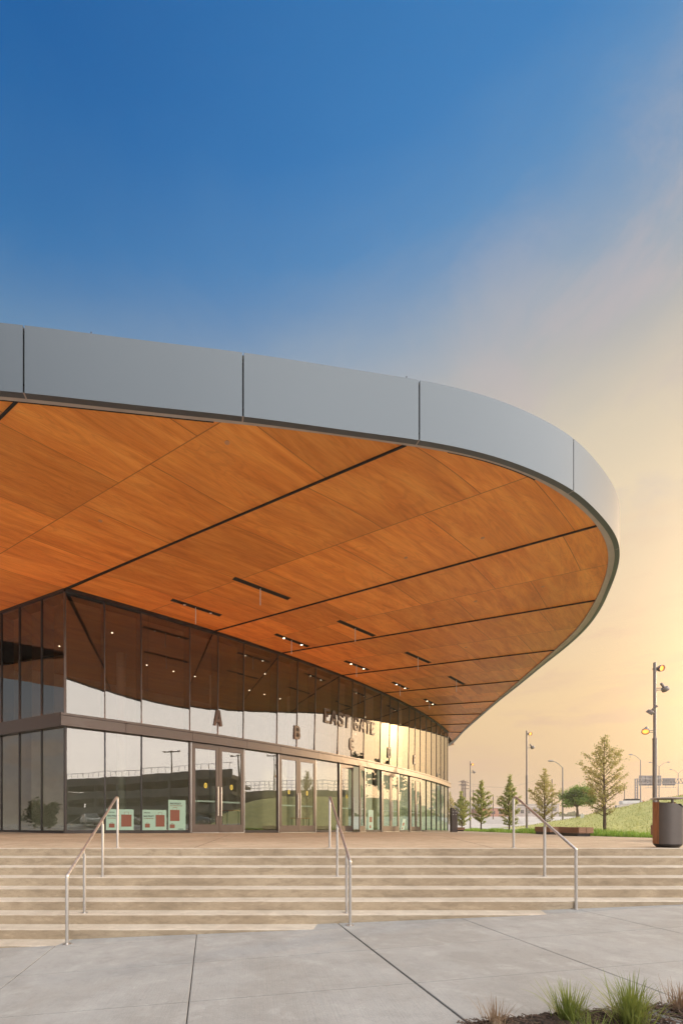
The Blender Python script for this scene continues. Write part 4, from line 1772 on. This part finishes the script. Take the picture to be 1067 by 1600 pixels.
# ------------------------------------------------------------------ trees
def limb_tree(c, h, wid, label, seed, leaves, m_leaf, lsize=.06, group='slender young trees behind the plaza', dens_low=.12, name='young_tree', shape=.8):
    rr = random.Random(seed)
    t = thing(name, c, label, 'tree', group)
    x, y, z = c
    tr = MB()
    n = 12
    bend = [(rr.uniform(-.02, .02) * h, rr.uniform(-.02, .02) * h) for _ in range(4)]

    def axis_pt(u):
        k = u * 3
        i = min(2, int(k))
        f_ = k - i
        bx_ = bend[i][0] * (1 - f_) + bend[i + 1][0] * f_
        by_ = bend[i][1] * (1 - f_) + bend[i + 1][1] * f_
        return Vector((x + bx_ * u, y + by_ * u, z + h * u))
    r0 = .016 * h
    tr.tube([axis_pt(k / n) - Vector((0, 0, .15 if k == 0 else 0)) for k in range(n + 1)], [r0 * (1 - .92 * k / n) for k in range(n + 1)], 8)
    lf = MB()
    twigs = []
    nb_ = 58
    for k in range(nb_):
        u = dens_low + (1 - dens_low - .02) * (k + rr.random()) / nb_
        p0 = axis_pt(u)
        az = k * 2.399 + rr.uniform(-.5, .5)
        env = math.sin(math.pi * min(1, max(0, (u - dens_low * .4)) / (1 - dens_low * .4)) ** shape) ** .75
        L = max(.035 * h, wid * .47 * env * min(1, (1 - u) * 2.2) ** .6 * rr.uniform(.62, 1.12))
        up = rr.uniform(.25, .75) + u * .5
        d = Vector((math.cos(az), math.sin(az), up)).normalized()
        pts = [p0]
        for q in range(1, 5):
            d2 = (d + Vector((rr.uniform(-.13, .13), rr.uniform(-.13, .13), rr.uniform(-.02, .10)))).normalized()
            pts.append(pts[-1] + d2 * L / 4)
        rb = r0 * (1 - .9 * u) * .42
        tr.tube(pts, [max(.003, rb * (1 - .22 * q)) for q in range(5)], 5, cap=False)
        for q in range(1, 5):
            for _ in range(3):
                dd = (d + Vector((rr.uniform(-.9, .9), rr.uniform(-.9, .9), rr.uniform(-.4, .7)))).normalized()
                pe = pts[q] + dd * L * rr.uniform(.10, .30)
                tr.tube([pts[q], pe], [max(.0025, rb * .3), .002], 4, cap=False)
                twigs.append((pts[q], pe))
        twigs.append((pts[3], pts[4]))
    tr.build('trunk', M_BARK, t, recalc=False)
    clump = [rr.random() for _ in twigs]
    import itertools
    cw = list(itertools.accumulate((e - a).length for a, e in twigs))
    picks = rr.choices(range(len(twigs)), cum_weights=cw, k=leaves)
    for k in range(leaves):
        i = picks[k]
        if clump[i] < .18 and rr.random() < .7:
            continue
        a, e = twigs[i]
        p = a.lerp(e, rr.uniform(.1, 1.15)) + Vector((rr.gauss(0, .03), rr.gauss(0, .03), rr.gauss(0, .03))) * h * .32
        s_ = lsize * rr.uniform(.6, 1.4)
        u = Vector((rr.uniform(-1, 1), rr.uniform(-1, 1), rr.uniform(-.5, 1))).normalized()
        v = u.cross(Vector((rr.uniform(-1, 1), rr.uniform(-1, 1), rr.uniform(-1, 1)))).normalized() * s_ * .42
        u = u * s_
        lf.quad(p, p + u * .5 + v, p + u, p + u * .5 - v)
    lf.build('crown', m_leaf, t, recalc=False)
    return t


T = [(944.4, 1299, 22.5, 1150, 76, 'tallest sparse young tree behind the timber bench at right', 7200, .062, M_LEAF),
     (851, 1297, 29.5, 1202, 50, 'sparse young tree directly behind the right handrail', 5000, .072, M_LEAF),
     (795.5, 1296, 36, 1213.6, 37, 'slim green young tree left of the right handrail and of the middle light pole', 7500, .085, M_LEAF2),
     (751.5, 1296, 42, 1221, 35, 'slim green young tree standing just right of the farthest light pole', 7000, .09, M_LEAF2),
     (721.5, 1296, 48.5, 1236, 29, 'short dense green young tree between the pylon and the farthest light pole', 7000, .09, M_LEAF2),
     (703.5, 1296, 62, 1238, 20, 'pale thin young tree at the end of the glass behind the pylon', 2500, .10, M_LEAF)]
for k, (x, yb, d, yt, wd, lab, nl, ls, m) in enumerate(T):
    c = at(x, yb, d)
    limb_tree(c, (yb - yt) * d / F, wd * d / F, lab, 20 + k, nl, m, ls, dens_low=(.14, .10, .05, .10, .06, .1)[k], shape=(.95, .72, .62, .70, .60, .8)[k])


def round_tree(c, h, wid, label, seed, m, nleaf, ls, group=None, name='round_tree'):
    rr = random.Random(seed)
    t = thing(name, c, label, 'tree', group)
    x, y, z = c
    tr = MB()
    tr.tube([(x, y, z - .2), (x + .02 * h, y, z + .18 * h), (x, y, z + .4 * h)], [.035 * h, .028 * h, .02 * h], 8)
    lf = MB()
    cl = []
    for k in range(26):
        while True:
            q = Vector((rr.uniform(-1, 1), rr.uniform(-1, 1), rr.uniform(-1, 1)))
            if q.length < 1:
                break
        cen = Vector((x + q.x * wid * .36, y + q.y * wid * .36, z + h * (.58 + q.z * .29)))
        cl.append((cen, wid * rr.uniform(.10, .20)))
        tr.tube([(x, y, z + .34 * h), (cen + Vector((x, y, z + .4 * h))) / 2, cen], [.014 * h, .009 * h, .003 * h], 5, cap=False)
    tr.build('trunk', M_BARK, t, recalc=False)
    for k in range(nleaf):
        cen, r_ = cl[rr.randrange(len(cl))]
        g = Vector((rr.gauss(0, 1), rr.gauss(0, 1), rr.gauss(0, .8)))
        p = cen + g.normalized() * r_ * (rr.random() ** .45) * rr.uniform(.7, 1.25)
        u = Vector((rr.uniform(-1, 1), rr.uniform(-1, 1), rr.uniform(-1, 1))).normalized()
        v = u.cross(Vector((rr.uniform(-1, 1), rr.uniform(-1, 1), 1))).normalized() * ls * .5
        u = u * ls * rr.uniform(.6, 1.3)
        lf.quad(p - u * .5, p + v, p + u * .5, p - v)
    lf.build('crown', m, t, recalc=False)
    return t


c = at(901, 1282, 68)
round_tree(c, 60 * 68 / F, 54 * 68 / F, 'round leafy green tree with a short trunk on the grass hill', 5, M_LEAF3, 9000, .22)
# ------------------------------------------------------------------ road furniture far off
def cobra(x, ybase, ytop, d, arms, label):
    c = at(x, ybase, d)
    px = d / F
    h = (ybase - ytop) * px
    t = thing('street_lamp', c, label, 'street lamp', 'grey highway street lamps')
    MB().tube([(c.x, c.y, c.z - 1), (c.x, c.y, c.z + h)], [.13, .08], 8).build('pole', M_ALU, t)
    for (xe, ye) in arms:
        e = at(xe, ye, d)
        mid = Vector(((c.x * .35 + e.x * .65), c.y, e.z - (e.z - c.z - h) * .12))
        top = Vector((c.x, c.y, c.z + h - .02))
        MB().tube([top, top.lerp(mid, .6) + Vector((0, 0, .10)), mid, e], .05, 6).build('arm', M_ALU, t)
        sg = 1 if e.x > c.x else -1
        MB().lathe([(.05, -.45), (.14, -.2), (.16, .2), (.06, .45)], e, 8, Matrix.Rotation(R(90) * sg, 3, 'Y')).build('lamp_head', M_ALU, t)
    return t


cobra(879, 1290, 1200, 69, [(860.5, 1189.5)], 'single arm street lamp beside the round tree')
cobra(1000.7, 1255, 1188, 101, [(985.5, 1179.5)], 'single arm street lamp left of the nearest spotlight pole')
cobra(1029.6, 1255, 1198.5, 118, [(1016, 1191.7), (1044, 1191.3)], 'double arm street lamp just right of the nearest spotlight pole')
cobra(1059.5, 1252, 1209, 140, [(1048, 1202.8), (1071, 1202.8)], 'double arm street lamp at the right edge behind the road sign')


def utility(x, ybase, ytop, d, label, arms=2, r=.14):
    c = at(x, ybase, d)
    px = d / F
    h = (ybase - ytop) * px
    t = thing('utility_pole', c, label, 'utility pole', 'utility poles on the horizon')
    MB().tube([(c.x, c.y, c.z - 2), (c.x, c.y, c.z + h)], [r, r * .7], 8).build('pole', M_WPOLE, t)
    for k in range(arms):
        z = c.z + h * (.96 - .09 * k)
        MB().box((c.x, c.y - .15, z), (1.9, .12, .14)).build('crossarm', M_WPOLE, t)
    return t


utility(721.5, 1275, 1220, 120, 'leftmost of the three clustered utility poles behind the far trees', 2, .22)
utility(724.3, 1275, 1219, 122, 'centre pole of the three clustered utility poles behind the far trees', 2, .22)
utility(727.0, 1275, 1221, 124, 'rightmost of the three clustered utility poles behind the far trees', 3, .22)
utility(739.4, 1278, 1235, 130, 'thin utility pole with one crossarm between the far trees', 1)
utility(746.5, 1278, 1233.5, 125, 'bare utility pole just left of a slim green tree', 0)
utility(770.3, 1280, 1243.5, 110, 'short bare utility pole between the two slim green trees', 0)
utility(862.3, 1275, 1218, 105, 'slender bare pole left of the single arm street lamp', 0)
utility(975.5, 1256, 1227, 120, 'slender bare pole on the hill right of the tallest tree', 0, .1)
# overhead wires
mb = MB()
for (xa, ya, da), (xb, yb_, db) in (((727, 1224, 124), (824, 1222, 260)), ((727, 1228, 124), (850, 1214, 200))):
    pa, pb = at(xa, ya, da), at(xb, yb_, db)
    mb.tube([pa.lerp(pb, k / 12) - Vector((0, 0, 2.2 * math.sin(math.pi * k / 12))) for k in range(13)], .022, 4)
tag(mb.build('overhead_wires', M_WPOLE), 'thin dark power wires sagging across the low sky', 'wires')

# overhead road sign seen from behind
d = 118
gx0 = at(994, 1254, d)
t = thing('road_sign_gantry', gx0, 'grey overhead highway sign gantry seen from behind on the hill road', 'road sign')
lat = MB()
for x in (992.5, 996.0):
    lat.bar(at(x, 1256, d), at(x, 1217.3, d), .22, .22)
for k in range(9):
    lat.bar(at(992.5, 1254 - k * 4.2, d), at(996.0, 1254 - k * 4.2 - 3.5, d), .10, .10)
lat.build('upright', M_ALU, t)
lat = MB()
for y in (1217.5, 1224.8):
    lat.bar(at(992.5, y, d), at(1110, y, d), .16, .16)
for k in range(22):
    xa = 996 + k * 5.2
    lat.bar(at(xa, 1217.5, d + .1), at(xa + 2.6, 1224.8, d + .1), .08, .08)
    lat.bar(at(xa + 2.6, 1224.8, d + .1), at(xa + 5.2, 1217.5, d + .1), .08, .08)
lat.build('truss', M_ALU, t)
for x0, x1, y0, y1 in ((998.3, 1032.8, 1212.3, 1228), (1035, 1054.8, 1216.2, 1227.8)):
    a_, b_ = at(x0, y1, d + 1.2), at(x1, y0, d + 1.2)
    o = MB().box((a_ + b_) / 2, (b_.x - a_.x, .10, b_.z - a_.z)).build('sign_panel', M_SIGNBACK, t)
    rb = MB()
    for k in range(5):
        xx = a_.x + (b_.x - a_.x) * (k + .5) / 5
        rb.box((xx, a_.y - .12, (a_.z + b_.z) / 2), (.10, .10, b_.z - a_.z - .1))
    rb.build('stiffener', M_ALU, o)
lat = MB()
lat.bar(at(1008, 1231.5, d - .6), at(1056.5, 1231.0, d - .6), .14, .10)
for x in (1013, 1025, 1040, 1052):
    lat.bar(at(x, 1231.4, d - .6), at(x, 1228, d + .6), .07, .07)
lat.build('catwalk', M_ALU, t)
a_ = at(1110, 1256, d)
MB().bar(a_, at(1110, 1217, d), .3, .3).build('upright', M_ALU, t)

# small white road sign on the hill
c = at(909.3, 1283, 60)
t = thing('roadside_sign', c, 'small white traffic sign on a post in the grass left of the tallest tree', 'sign')
MB().box((c.x, c.y, c.z + .5), (.05, .05, 1.1)).build('post', M_ALU, t)
MB().box((c.x, c.y - .05, c.z + .62), (.46, .02, .56)).build('panel', M_WHITE, t)
mb = MB()
for k in range(3):
    mb.box((c.x, c.y - .064, c.z + .78 - k * .15), (.30, .004, .05))
mb.build('marking', M_INK, t)

# guard rail and road on the hill top
mb = MB()
gr = [at(962, 1262, 92), at(985, 1258.5, 96), at(1010, 1256.5, 100), at(1070, 1255, 112), at(1150, 1255, 125)]
for a_, b_ in zip(gr, gr[1:]):
    mb.bar(a_, b_, .35, .75)
tag(mb.build('road_barrier', M_WALL), 'pale concrete road barrier along the top of the hill', 'barrier')
mb = MB()
for k in range(20):
    y0, y1 = 86 + k * 14, 86 + (k + 1) * 14
    mb.quad((.50 * y0 + 2, y0, ground_z(30, y0) + .03), (.56 * y0 + 4, y0, ground_z(30, y0) + .03), (.56 * y1 + 4, y1, ground_z(30, y1) + .03), (.50 * y1 + 2, y1, ground_z(30, y1) + .03))
struct('road', mb, mat('road_pale', (.36, .33, .31), .8, var=.08), recalc=False)


# ------------------------------------------------------------------ cars
def car(c, rz, paint, label, group, L=4.5):
    t = thing('parked_car', c, label, 'car', group)
    t.rotation_euler = (0, 0, rz)
    W2 = .88

    def bld_(mb, name, m, par, **kw):
        me_o = mb.build(name, m, None, **kw)
        me_o.parent = par
        return me_o
    prof = [(-2.2, .35), (-2.25, .62), (-2.1, .86), (-1.55, .95), (1.0, .95), (1.95, .80), (2.2, .62), (2.22, .35)]
    mb = MB()
    for k, yy in enumerate((-W2, -W2 * .96, W2 * .96, W2)):
        for (u, z) in prof:
            sh = .95 if k in (0, 3) else 1
            mb.v.append((u * sh, yy, .35 + (z - .35) * (.96 if k in (0, 3) else 1)))
    n = len(prof)
    for k in range(3):
        for i in range(n):
            i2 = (i + 1) % n
            mb.f.append((k * n + i, k * n + i2, (k + 1) * n + i2, (k + 1) * n + i))
    mb.f.append(tuple(range(n))[::-1])
    mb.f.append(tuple(3 * n + i for i in range(n)))
    body = bld_(mb, 'body', paint, t, bevel=.03)
    cab = [(-1.85, .93), (-1.15, 1.40), (-.45, 1.46), (.25, 1.44), (1.15, .93)]
    mb = MB()
    nc_ = len(cab)
    for yy in (-.80, .80):
        for (u, z) in cab:
            mb.v.append((u, yy * (1 if z < 1 else .84), z))
    mb.f = [tuple(range(nc_)), tuple(range(nc_, 2 * nc_))[::-1]] + [(k, nc_ + k, nc_ + (k + 1) % nc_, (k + 1) % nc_) for k in range(nc_)]
    bld_(mb, 'cabin', paint, t, bevel=.05)
    mb = MB()
    for sg in (-1, 1):
        for q in (((-1.55, .97), (-1.05, 1.35), (-.48, 1.39), (-.48, .97)), ((-.40, .97), (-.40, 1.39), (.18, 1.37), (.85, .97))):
            mb.quad(*[(u, sg * (.815 - .128 * (z - .93) / .47 + .004), z) for u, z in q])
    mb.quad((1.10, -.68, .99), (1.10, .68, .99), (.34, .60, 1.41), (.34, -.60, 1.41))
    mb.quad((-1.80, -.68, .99), (-1.80, .68, .99), (-1.20, .60, 1.39), (-1.20, -.60, 1.39))
    for i_ in range(len(mb.v) - 8, len(mb.v)):
        v_ = mb.v[i_]
        mb.v[i_] = (v_[0] + (.03 if v_[0] > 0 else -.03), v_[1], v_[2])
    bld_(mb, 'window', M_CARGLASS, t, recalc=False)
    for u in (-1.38, 1.36):
        for yy in (-.80, .80):
            wl = bld_(MB().lathe([(.20, -.10), (.32, -.09), (.32, .09), (.20, .10)], (u, yy, .32), 18, Matrix.Rotation(R(90), 3, 'X')), 'wheel', M_TYRE, t)
            bld_(MB().lathe([(.19, -.105), (.19, .105)], (u, yy, .32), 12, Matrix.Rotation(R(90), 3, 'X')), 'rim', M_SILVER, wl)
    for yy in (-.62, .62):
        bld_(MB().box((2.13, yy, .68), (.12, .34, .12)), 'headlight', M_WHITE, t)
    return t


P_WHITE = mat('paint_white', (.62, .62, .60), .25)
P_BLUE = mat('paint_blue', (.07, .14, .25), .25, .3)
P_GREY = mat('paint_grey', (.18, .18, .19), .25, .5)
P_RED = mat('paint_red', (.35, .04, .03), .25)
cars = [(25.5, -13.0, R(125), P_WHITE, 'white car nearest the corner in the reflection on the ground floor glass'),
        (31, -10.0, R(88), P_GREY, 'grey car parked across the road facing the posters'),
        (31, -3.5, R(90), P_WHITE, 'white car parked across the road left of door pair A in the mirror image'),
        (34, 3.0, R(92), P_BLUE, 'blue car parked across the road facing door pair A'),
        (38, 10, R(85), P_RED, 'red car parked across the road facing door pair B')]
for x, y, rz, pt, lab in cars:
    car((x, y, ground_z(x, y)), rz, pt, lab, 'cars parked across the road')

# far traffic and buildings on the horizon
for x, y, dd, ww, hh_, m, lab in ((985, 1257, 104, 1.9, .9, M_WHITE, 'tiny white van on the hill road right of the tallest tree'), (988.3, 1257, 104.5, 1.8, .85, M_RED, 'tiny red van on the hill road right of the tallest tree')):
    c = at(x, y, dd)
    t = thing('distant_van', c, lab, 'van')
    MB().box((c.x, c.y, c.z + .35), (ww, 4, hh_), R(70)).build('body', m, t, bevel=.15)
    MB().box((c.x, c.y, c.z + .35 + hh_ / 2 + .2), (ww * .9, 2.4, .45), R(70)).build('cab', M_CARGLASS, t, bevel=.12)
FB = [(735, 1273, 250, 18, 5, 'low pale warehouse on the horizon behind the leftmost slim trees'), (768, 1276, 230, 16, 4, 'low warehouse with a reddish wall on the horizon between two slim trees'), (812, 1275, 240, 14, 4.5, 'low grey warehouse on the horizon left of the middle light pole'), (840, 1272, 300, 22, 6, 'long grey shed on the horizon right of the middle light pole')]
for k, (x, y, dd, ww, hh_, lab) in enumerate(FB):
    c = at(x, y, dd)
    t = thing('distant_warehouse', c, lab, 'building', 'low warehouses on the horizon')
    MB().box((c.x, c.y, c.z + hh_ / 2 - 1), (ww, 10, hh_ + 2)).build('wall', M_FARB if k != 1 else mat('brick_red', (.38, .17, .12), .8), t)
    MB().box((c.x, c.y, c.z + hh_ + .2), (ww + .6, 10.6, .4)).build('roof', M_ROOF, t)
    mb = MB()
    for q in range(4):
        mb.box((c.x - ww * .36 + q * ww * .24, c.y - 5.05, c.z + hh_ * .45), (ww * .12, .1, hh_ * .4))
    mb.build('window', M_CARGLASS, t)
# belt of trees that closes the horizon
mb = MB()
rr = random.Random(9)
for k in range(9000):
    az = rr.uniform(-.4, 1.1)
    dd = rr.uniform(320, 420)
    x = dd * az
    h = 7.5 * (.55 + .3 * math.sin(az * 41) + .25 * math.sin(az * 97 + 1)) + 2
    p = Vector((x, dd, ground_z(x, dd) + rr.random() ** .7 * max(2, h)))
    s_ = rr.uniform(.5, 1.3)
    u = Vector((rr.uniform(-1, 1), rr.uniform(-.3, .3), rr.uniform(-1, 1))).normalized() * s_
    v = u.cross(Vector((0, 1, 0))).normalized() * s_
    mb.quad(p - u, p + v, p + u, p - v)
tag(mb.build('far_wood', M_FARW, recalc=False), 'far belt of trees along the horizon', 'woodland', kind='stuff')

# ------------------------------------------------------------------ across the road: what the glass mirrors
t = thing('parking_garage', (62, -14, 0), 'dark concrete parking garage across the road mirrored in the ground floor glass', 'building')
g0, g1 = -52, 4
for k, z in enumerate((2.6, 5.6, 8.4)):
    MB().box((64, (g0 + g1) / 2, z), (26, g1 - g0, .55)).build('deck', M_WALL, t)
    MB().box((51.2, (g0 + g1) / 2, z + .75), (.2, g1 - g0, .9)).build('parapet', M_WALL, t)
MB().box((70, (g0 + g1) / 2, 3), (8, g1 - g0 - .4, 9)).build('core_wall', M_VOID, t)
MB().box((60, g0 + .3, 3), (11, .3, 10)).build('end_wall', M_VOID, t)
MB().box((60, g1 - .4, 3), (11, .3, 10)).build('end_wall', M_VOID, t)
for k in range(8):
    MB().box((51.6, g0 + 1 + k * (g1 - g0 - 2) / 7, 3.3), (.6, .6, 9.6)).build('column', M_WALL, t)
mb = MB()
for k in range(40):
    mb.box((51.2, g0 + .5 + k * (g1 - g0 - 1) / 39, 10.2), (.06, .06, 1.0))
mb.box((51.2, (g0 + g1) / 2, 10.7), (.08, g1 - g0, .08))
mb.build('railing', M_ALU, t)
t = thing('overpass', (66, 22, 0), 'elevated highway with a mesh railing mirrored in the glass doors', 'bridge')
oy0, oy1 = 4.5, 40
MB().box((70, (oy0 + oy1) / 2, 6.2), (12, oy1 - oy0, 1.2)).build('deck', M_WALL, t)
MB().box((66, (oy0 + oy1) / 2, 2.6), (3.5, oy1 - oy0 - 1, 7.2)).build('retaining_wall', mat('retaining_concrete', (.17, .165, .155), .9, var=.2, scale=.5), t)
mb = MB()
for k in range(40):
    mb.box((64.1, oy0 + .5 + k * (oy1 - oy0 - 1) / 39, 7.7), (.07, .07, 1.8))
for z in (7.3, 7.9, 8.6):
    mb.box((64.1, (oy0 + oy1) / 2, z), (.05, oy1 - oy0, .07))
mb.build('railing', M_ALU, t)
for k, (x, y, h) in enumerate(((40, -6, 11), (43, -3, 11), (46, 6.5, 10.5), (54, 13, 11.5))):
    c = Vector((x, y, ground_z(x, y)))
    t = thing('floodlight_mast', c, ('first', 'second', 'third', 'fourth')[k] + ' floodlight mast from the corner in the mirrored parking lot', 'light mast', 'floodlight masts mirrored in the glass')
    MB().tube([c, c + Vector((0, 0, h))], [.14, .09], 8).build('mast', M_WPOLE, t)
    MB().box(c + Vector((0, 0, h)), (.2, 2.6, .12)).build('crossarm', M_WPOLE, t)
    for q in (-1.2, 0, 1.2):
        MB().box(c + Vector((0, q, h + .1)), (.5, .35, .12)).build('lamp', M_ALU, t)
# green road sign and trees over the hill, mirrored at the right end of the glass
c = Vector((80, 70, 1.5))
t = thing('green_road_sign', c, 'green highway sign on a gantry mirrored at the right end of the glass', 'road sign')
for yy in (-5, 5):
    MB().tube([c + Vector((0, yy, -2)), c + Vector((0, yy, 6.5))], .2, 8).build('upright', M_ALU, t)
MB().box(c + Vector((0, 0, 5.4)), (.3, 10.4, .3)).build('truss', M_ALU, t)
for yy in (-2.6, 2.2):
    MB().box(c + Vector((-.3, yy, 5.3)), (.1, 4.2, 2.8)).build('sign_panel', M_SIGNGREEN, t)
for k, (x, y, h, wd) in enumerate(((58, 44, 7, 5), (63, 50, 8, 6), (70, 58, 7.5, 6), (52, 38, 6, 4.5), (75, 66, 8, 7), (66, 40, 9, 7))):
    round_tree((x, y, hill_z(x, y)), h, wd, 'leafy green tree number words', 60 + k, M_FARW, 1500, .45, 'trees on the hill mirrored in the glass')['label'] = 'green tree on the hill mirrored in the glass, ' + ('beside the overpass end', 'behind the first small one', 'halfway to the green sign', 'lowest and nearest of the row', 'right under the green sign', 'tallest one farthest back')[k]

for x, y, h, wd, lab in ((-44, 4, 7, 5, 'nearest bushy tree left of the building mirrored in the side wall'), (-52, 9, 6, 5, 'middle bushy tree left of the building mirrored in the side wall'), (-58, 1, 8, 6, 'farthest bushy tree left of the building mirrored in the side wall')):
    round_tree((x, y, ground_z(x, y)), h, wd, lab, int(-x), M_FARW, 1500, .4, 'bushy trees left of the building')
# ------------------------------------------------------------------ mulch bed and grass tufts
ea, eb = walk_at(771, 1597), walk_at(1052, 1572)
ed = (eb - ea).normalized()
en = Vector((ed.y, -ed.x))
mb = MB()
rr = random.Random(4)
nu, nv_ = 150, 44
for j in range(nv_ + 1):
    for i in range(nu + 1):
        u = -.35 + 4.6 * i / nu
        v = 1.6 * j / nv_
        p = ea + ed * (u + (.02 * math.sin(u * 9) + .015 * math.sin(u * 23)) * (1 if j == 0 else 0)) + en * (v + (.012 * math.sin(u * 17) + rr.uniform(-.008, .008) if j == 0 else 0))
        z = walk_z(p.x) + (.004 if j == 0 else .018 + rr.uniform(-.014, .018) + .02 * math.sin(u * 3 + v * 4))
        mb.v.append((p.x, p.y, z))
for j in range(nv_):
    for i in range(nu):
        a_ = j * (nu + 1) + i
        mb.f.append((a_, a_ + 1, a_ + nu + 2, a_ + nu + 1))
struct('mulch_bed', mb, M_MULCH)
mb = MB()
for k in range(5200):
    u, v = rr.uniform(-.3, 3.6), abs(rr.gauss(0, .45)) + .01
    p = ea + ed * u + en * v
    q = Vector((rr.uniform(-1, 1), rr.uniform(-1, 1), rr.uniform(-.5, .5))).normalized() * rr.uniform(.008, .028)
    z = walk_z(p.x) + .025 + rr.uniform(0, .02)
    mb.bar((p.x - q.x, p.y - q.y, z - q.z * .6), (p.x + q.x, p.y + q.y, z + q.z * .6), rr.uniform(.004, .010), .003)
tag(mb.build('mulch_chips', mat('mulch_chip', (.075, .045, .03), .95, var=.6, scale=40, c2=(.16, .10, .07)), recalc=False), 'dark brown bark chips covering the planting bed', 'mulch', kind='stuff')


def tuft(x, y, h, nb_, spread, m, label, seed, thin=.0030):
    rr = random.Random(seed)
    q = walk_at(x, y)
    c = Vector((q.x, q.y, walk_z(q.x) + .01))
    t = thing('grass_tuft', c, label, 'ornamental grass', 'grass tufts in the mulch bed')
    mb = MB()
    for k in range(nb_):
        a = rr.uniform(0, 6.283)
        r_ = abs(rr.gauss(0, .035)) * spread * 2
        L = h * rr.uniform(.45, 1.15)
        lean = rr.random() ** 1.5 * spread + .04
        droop = rr.random() ** 2 * 1.1
        p = Vector((c.x + r_ * math.cos(a), c.y + r_ * math.sin(a), c.z))
        d = Vector((math.cos(a + rr.uniform(-.7, .7)), math.sin(a + rr.uniform(-.7, .7)), 0))
        sd_ = Vector((-d.y, d.x, 0))
        n = 7
        i = len(mb.v)
        ang = lean * 1.1
        pp_ = p.copy()
        for s_ in range(n + 1):
            u = s_ / n
            w_ = thin * (1 - u ** 2) * rr.uniform(.9, 1.1) + .0003
            tw = sd_ * w_
            mb.v.append(tuple(pp_ - tw))
            mb.v.append(tuple(pp_ + tw))
            ang += droop * u * .35 + rr.uniform(-.03, .03)
            pp_ = pp_ + (d * math.sin(ang) + Vector((0, 0, math.cos(ang)))) * L / n
        for s_ in range(n):
            mb.f.append((i + 2 * s_, i + 2 * s_ + 1, i + 2 * s_ + 3, i + 2 * s_ + 2))
    mb.build('blades', m, t, recalc=False)
    cr = MB().lathe([(.05 * spread + .02, 0), (.04 * spread + .015, .03), (.01, .05)], c, 12).build('crown', M_DRY, t)
    return t


tuft(889, 1600, .29, 260, .62, M_BLADE, 'smaller green grass tuft in the dark mulch', 1)
tuft(985, 1606, .35, 330, .66, M_BLADE, 'largest green grass tuft at the bottom right in dark mulch', 2, .0034)
tuft(775, 1606, .20, 120, .75, M_DRY, 'dry brown grass tuft at the left tip of the mulch bed', 3, .0018)
tuft(1064, 1582, .22, 170, .75, M_DRY, 'dry brown grass tuft at the right edge of the photo', 4, .0018)
tuft(925, 1640, .24, 110, .8, M_BLADE, 'low yellow green grass tuft in front of the two green ones', 5, .003)

# ------------------------------------------------------------------ morning haze
hm = bpy.data.materials.new('haze_air')
hm.use_nodes = True
hn = hm.node_tree
hn.nodes.remove(hn.nodes['Principled BSDF'])
pv = hn.nodes.new('ShaderNodeVolumePrincipled')
pv.inputs['Color'].default_value = (.97, .90, .80, 1)
pv.inputs['Density'].default_value = HAZE
pv.inputs['Anisotropy'].default_value = 0.2
hn.links.new(pv.outputs[0], hn.nodes['Material Output'].inputs['Volume'])
tag(MB().box((0, 250, 7.5), (5400, 5700, 21)).build('haze', hm), 'thin warm morning haze over the whole place', 'haze', kind='stuff')

print('objects', len(bpy.data.objects))
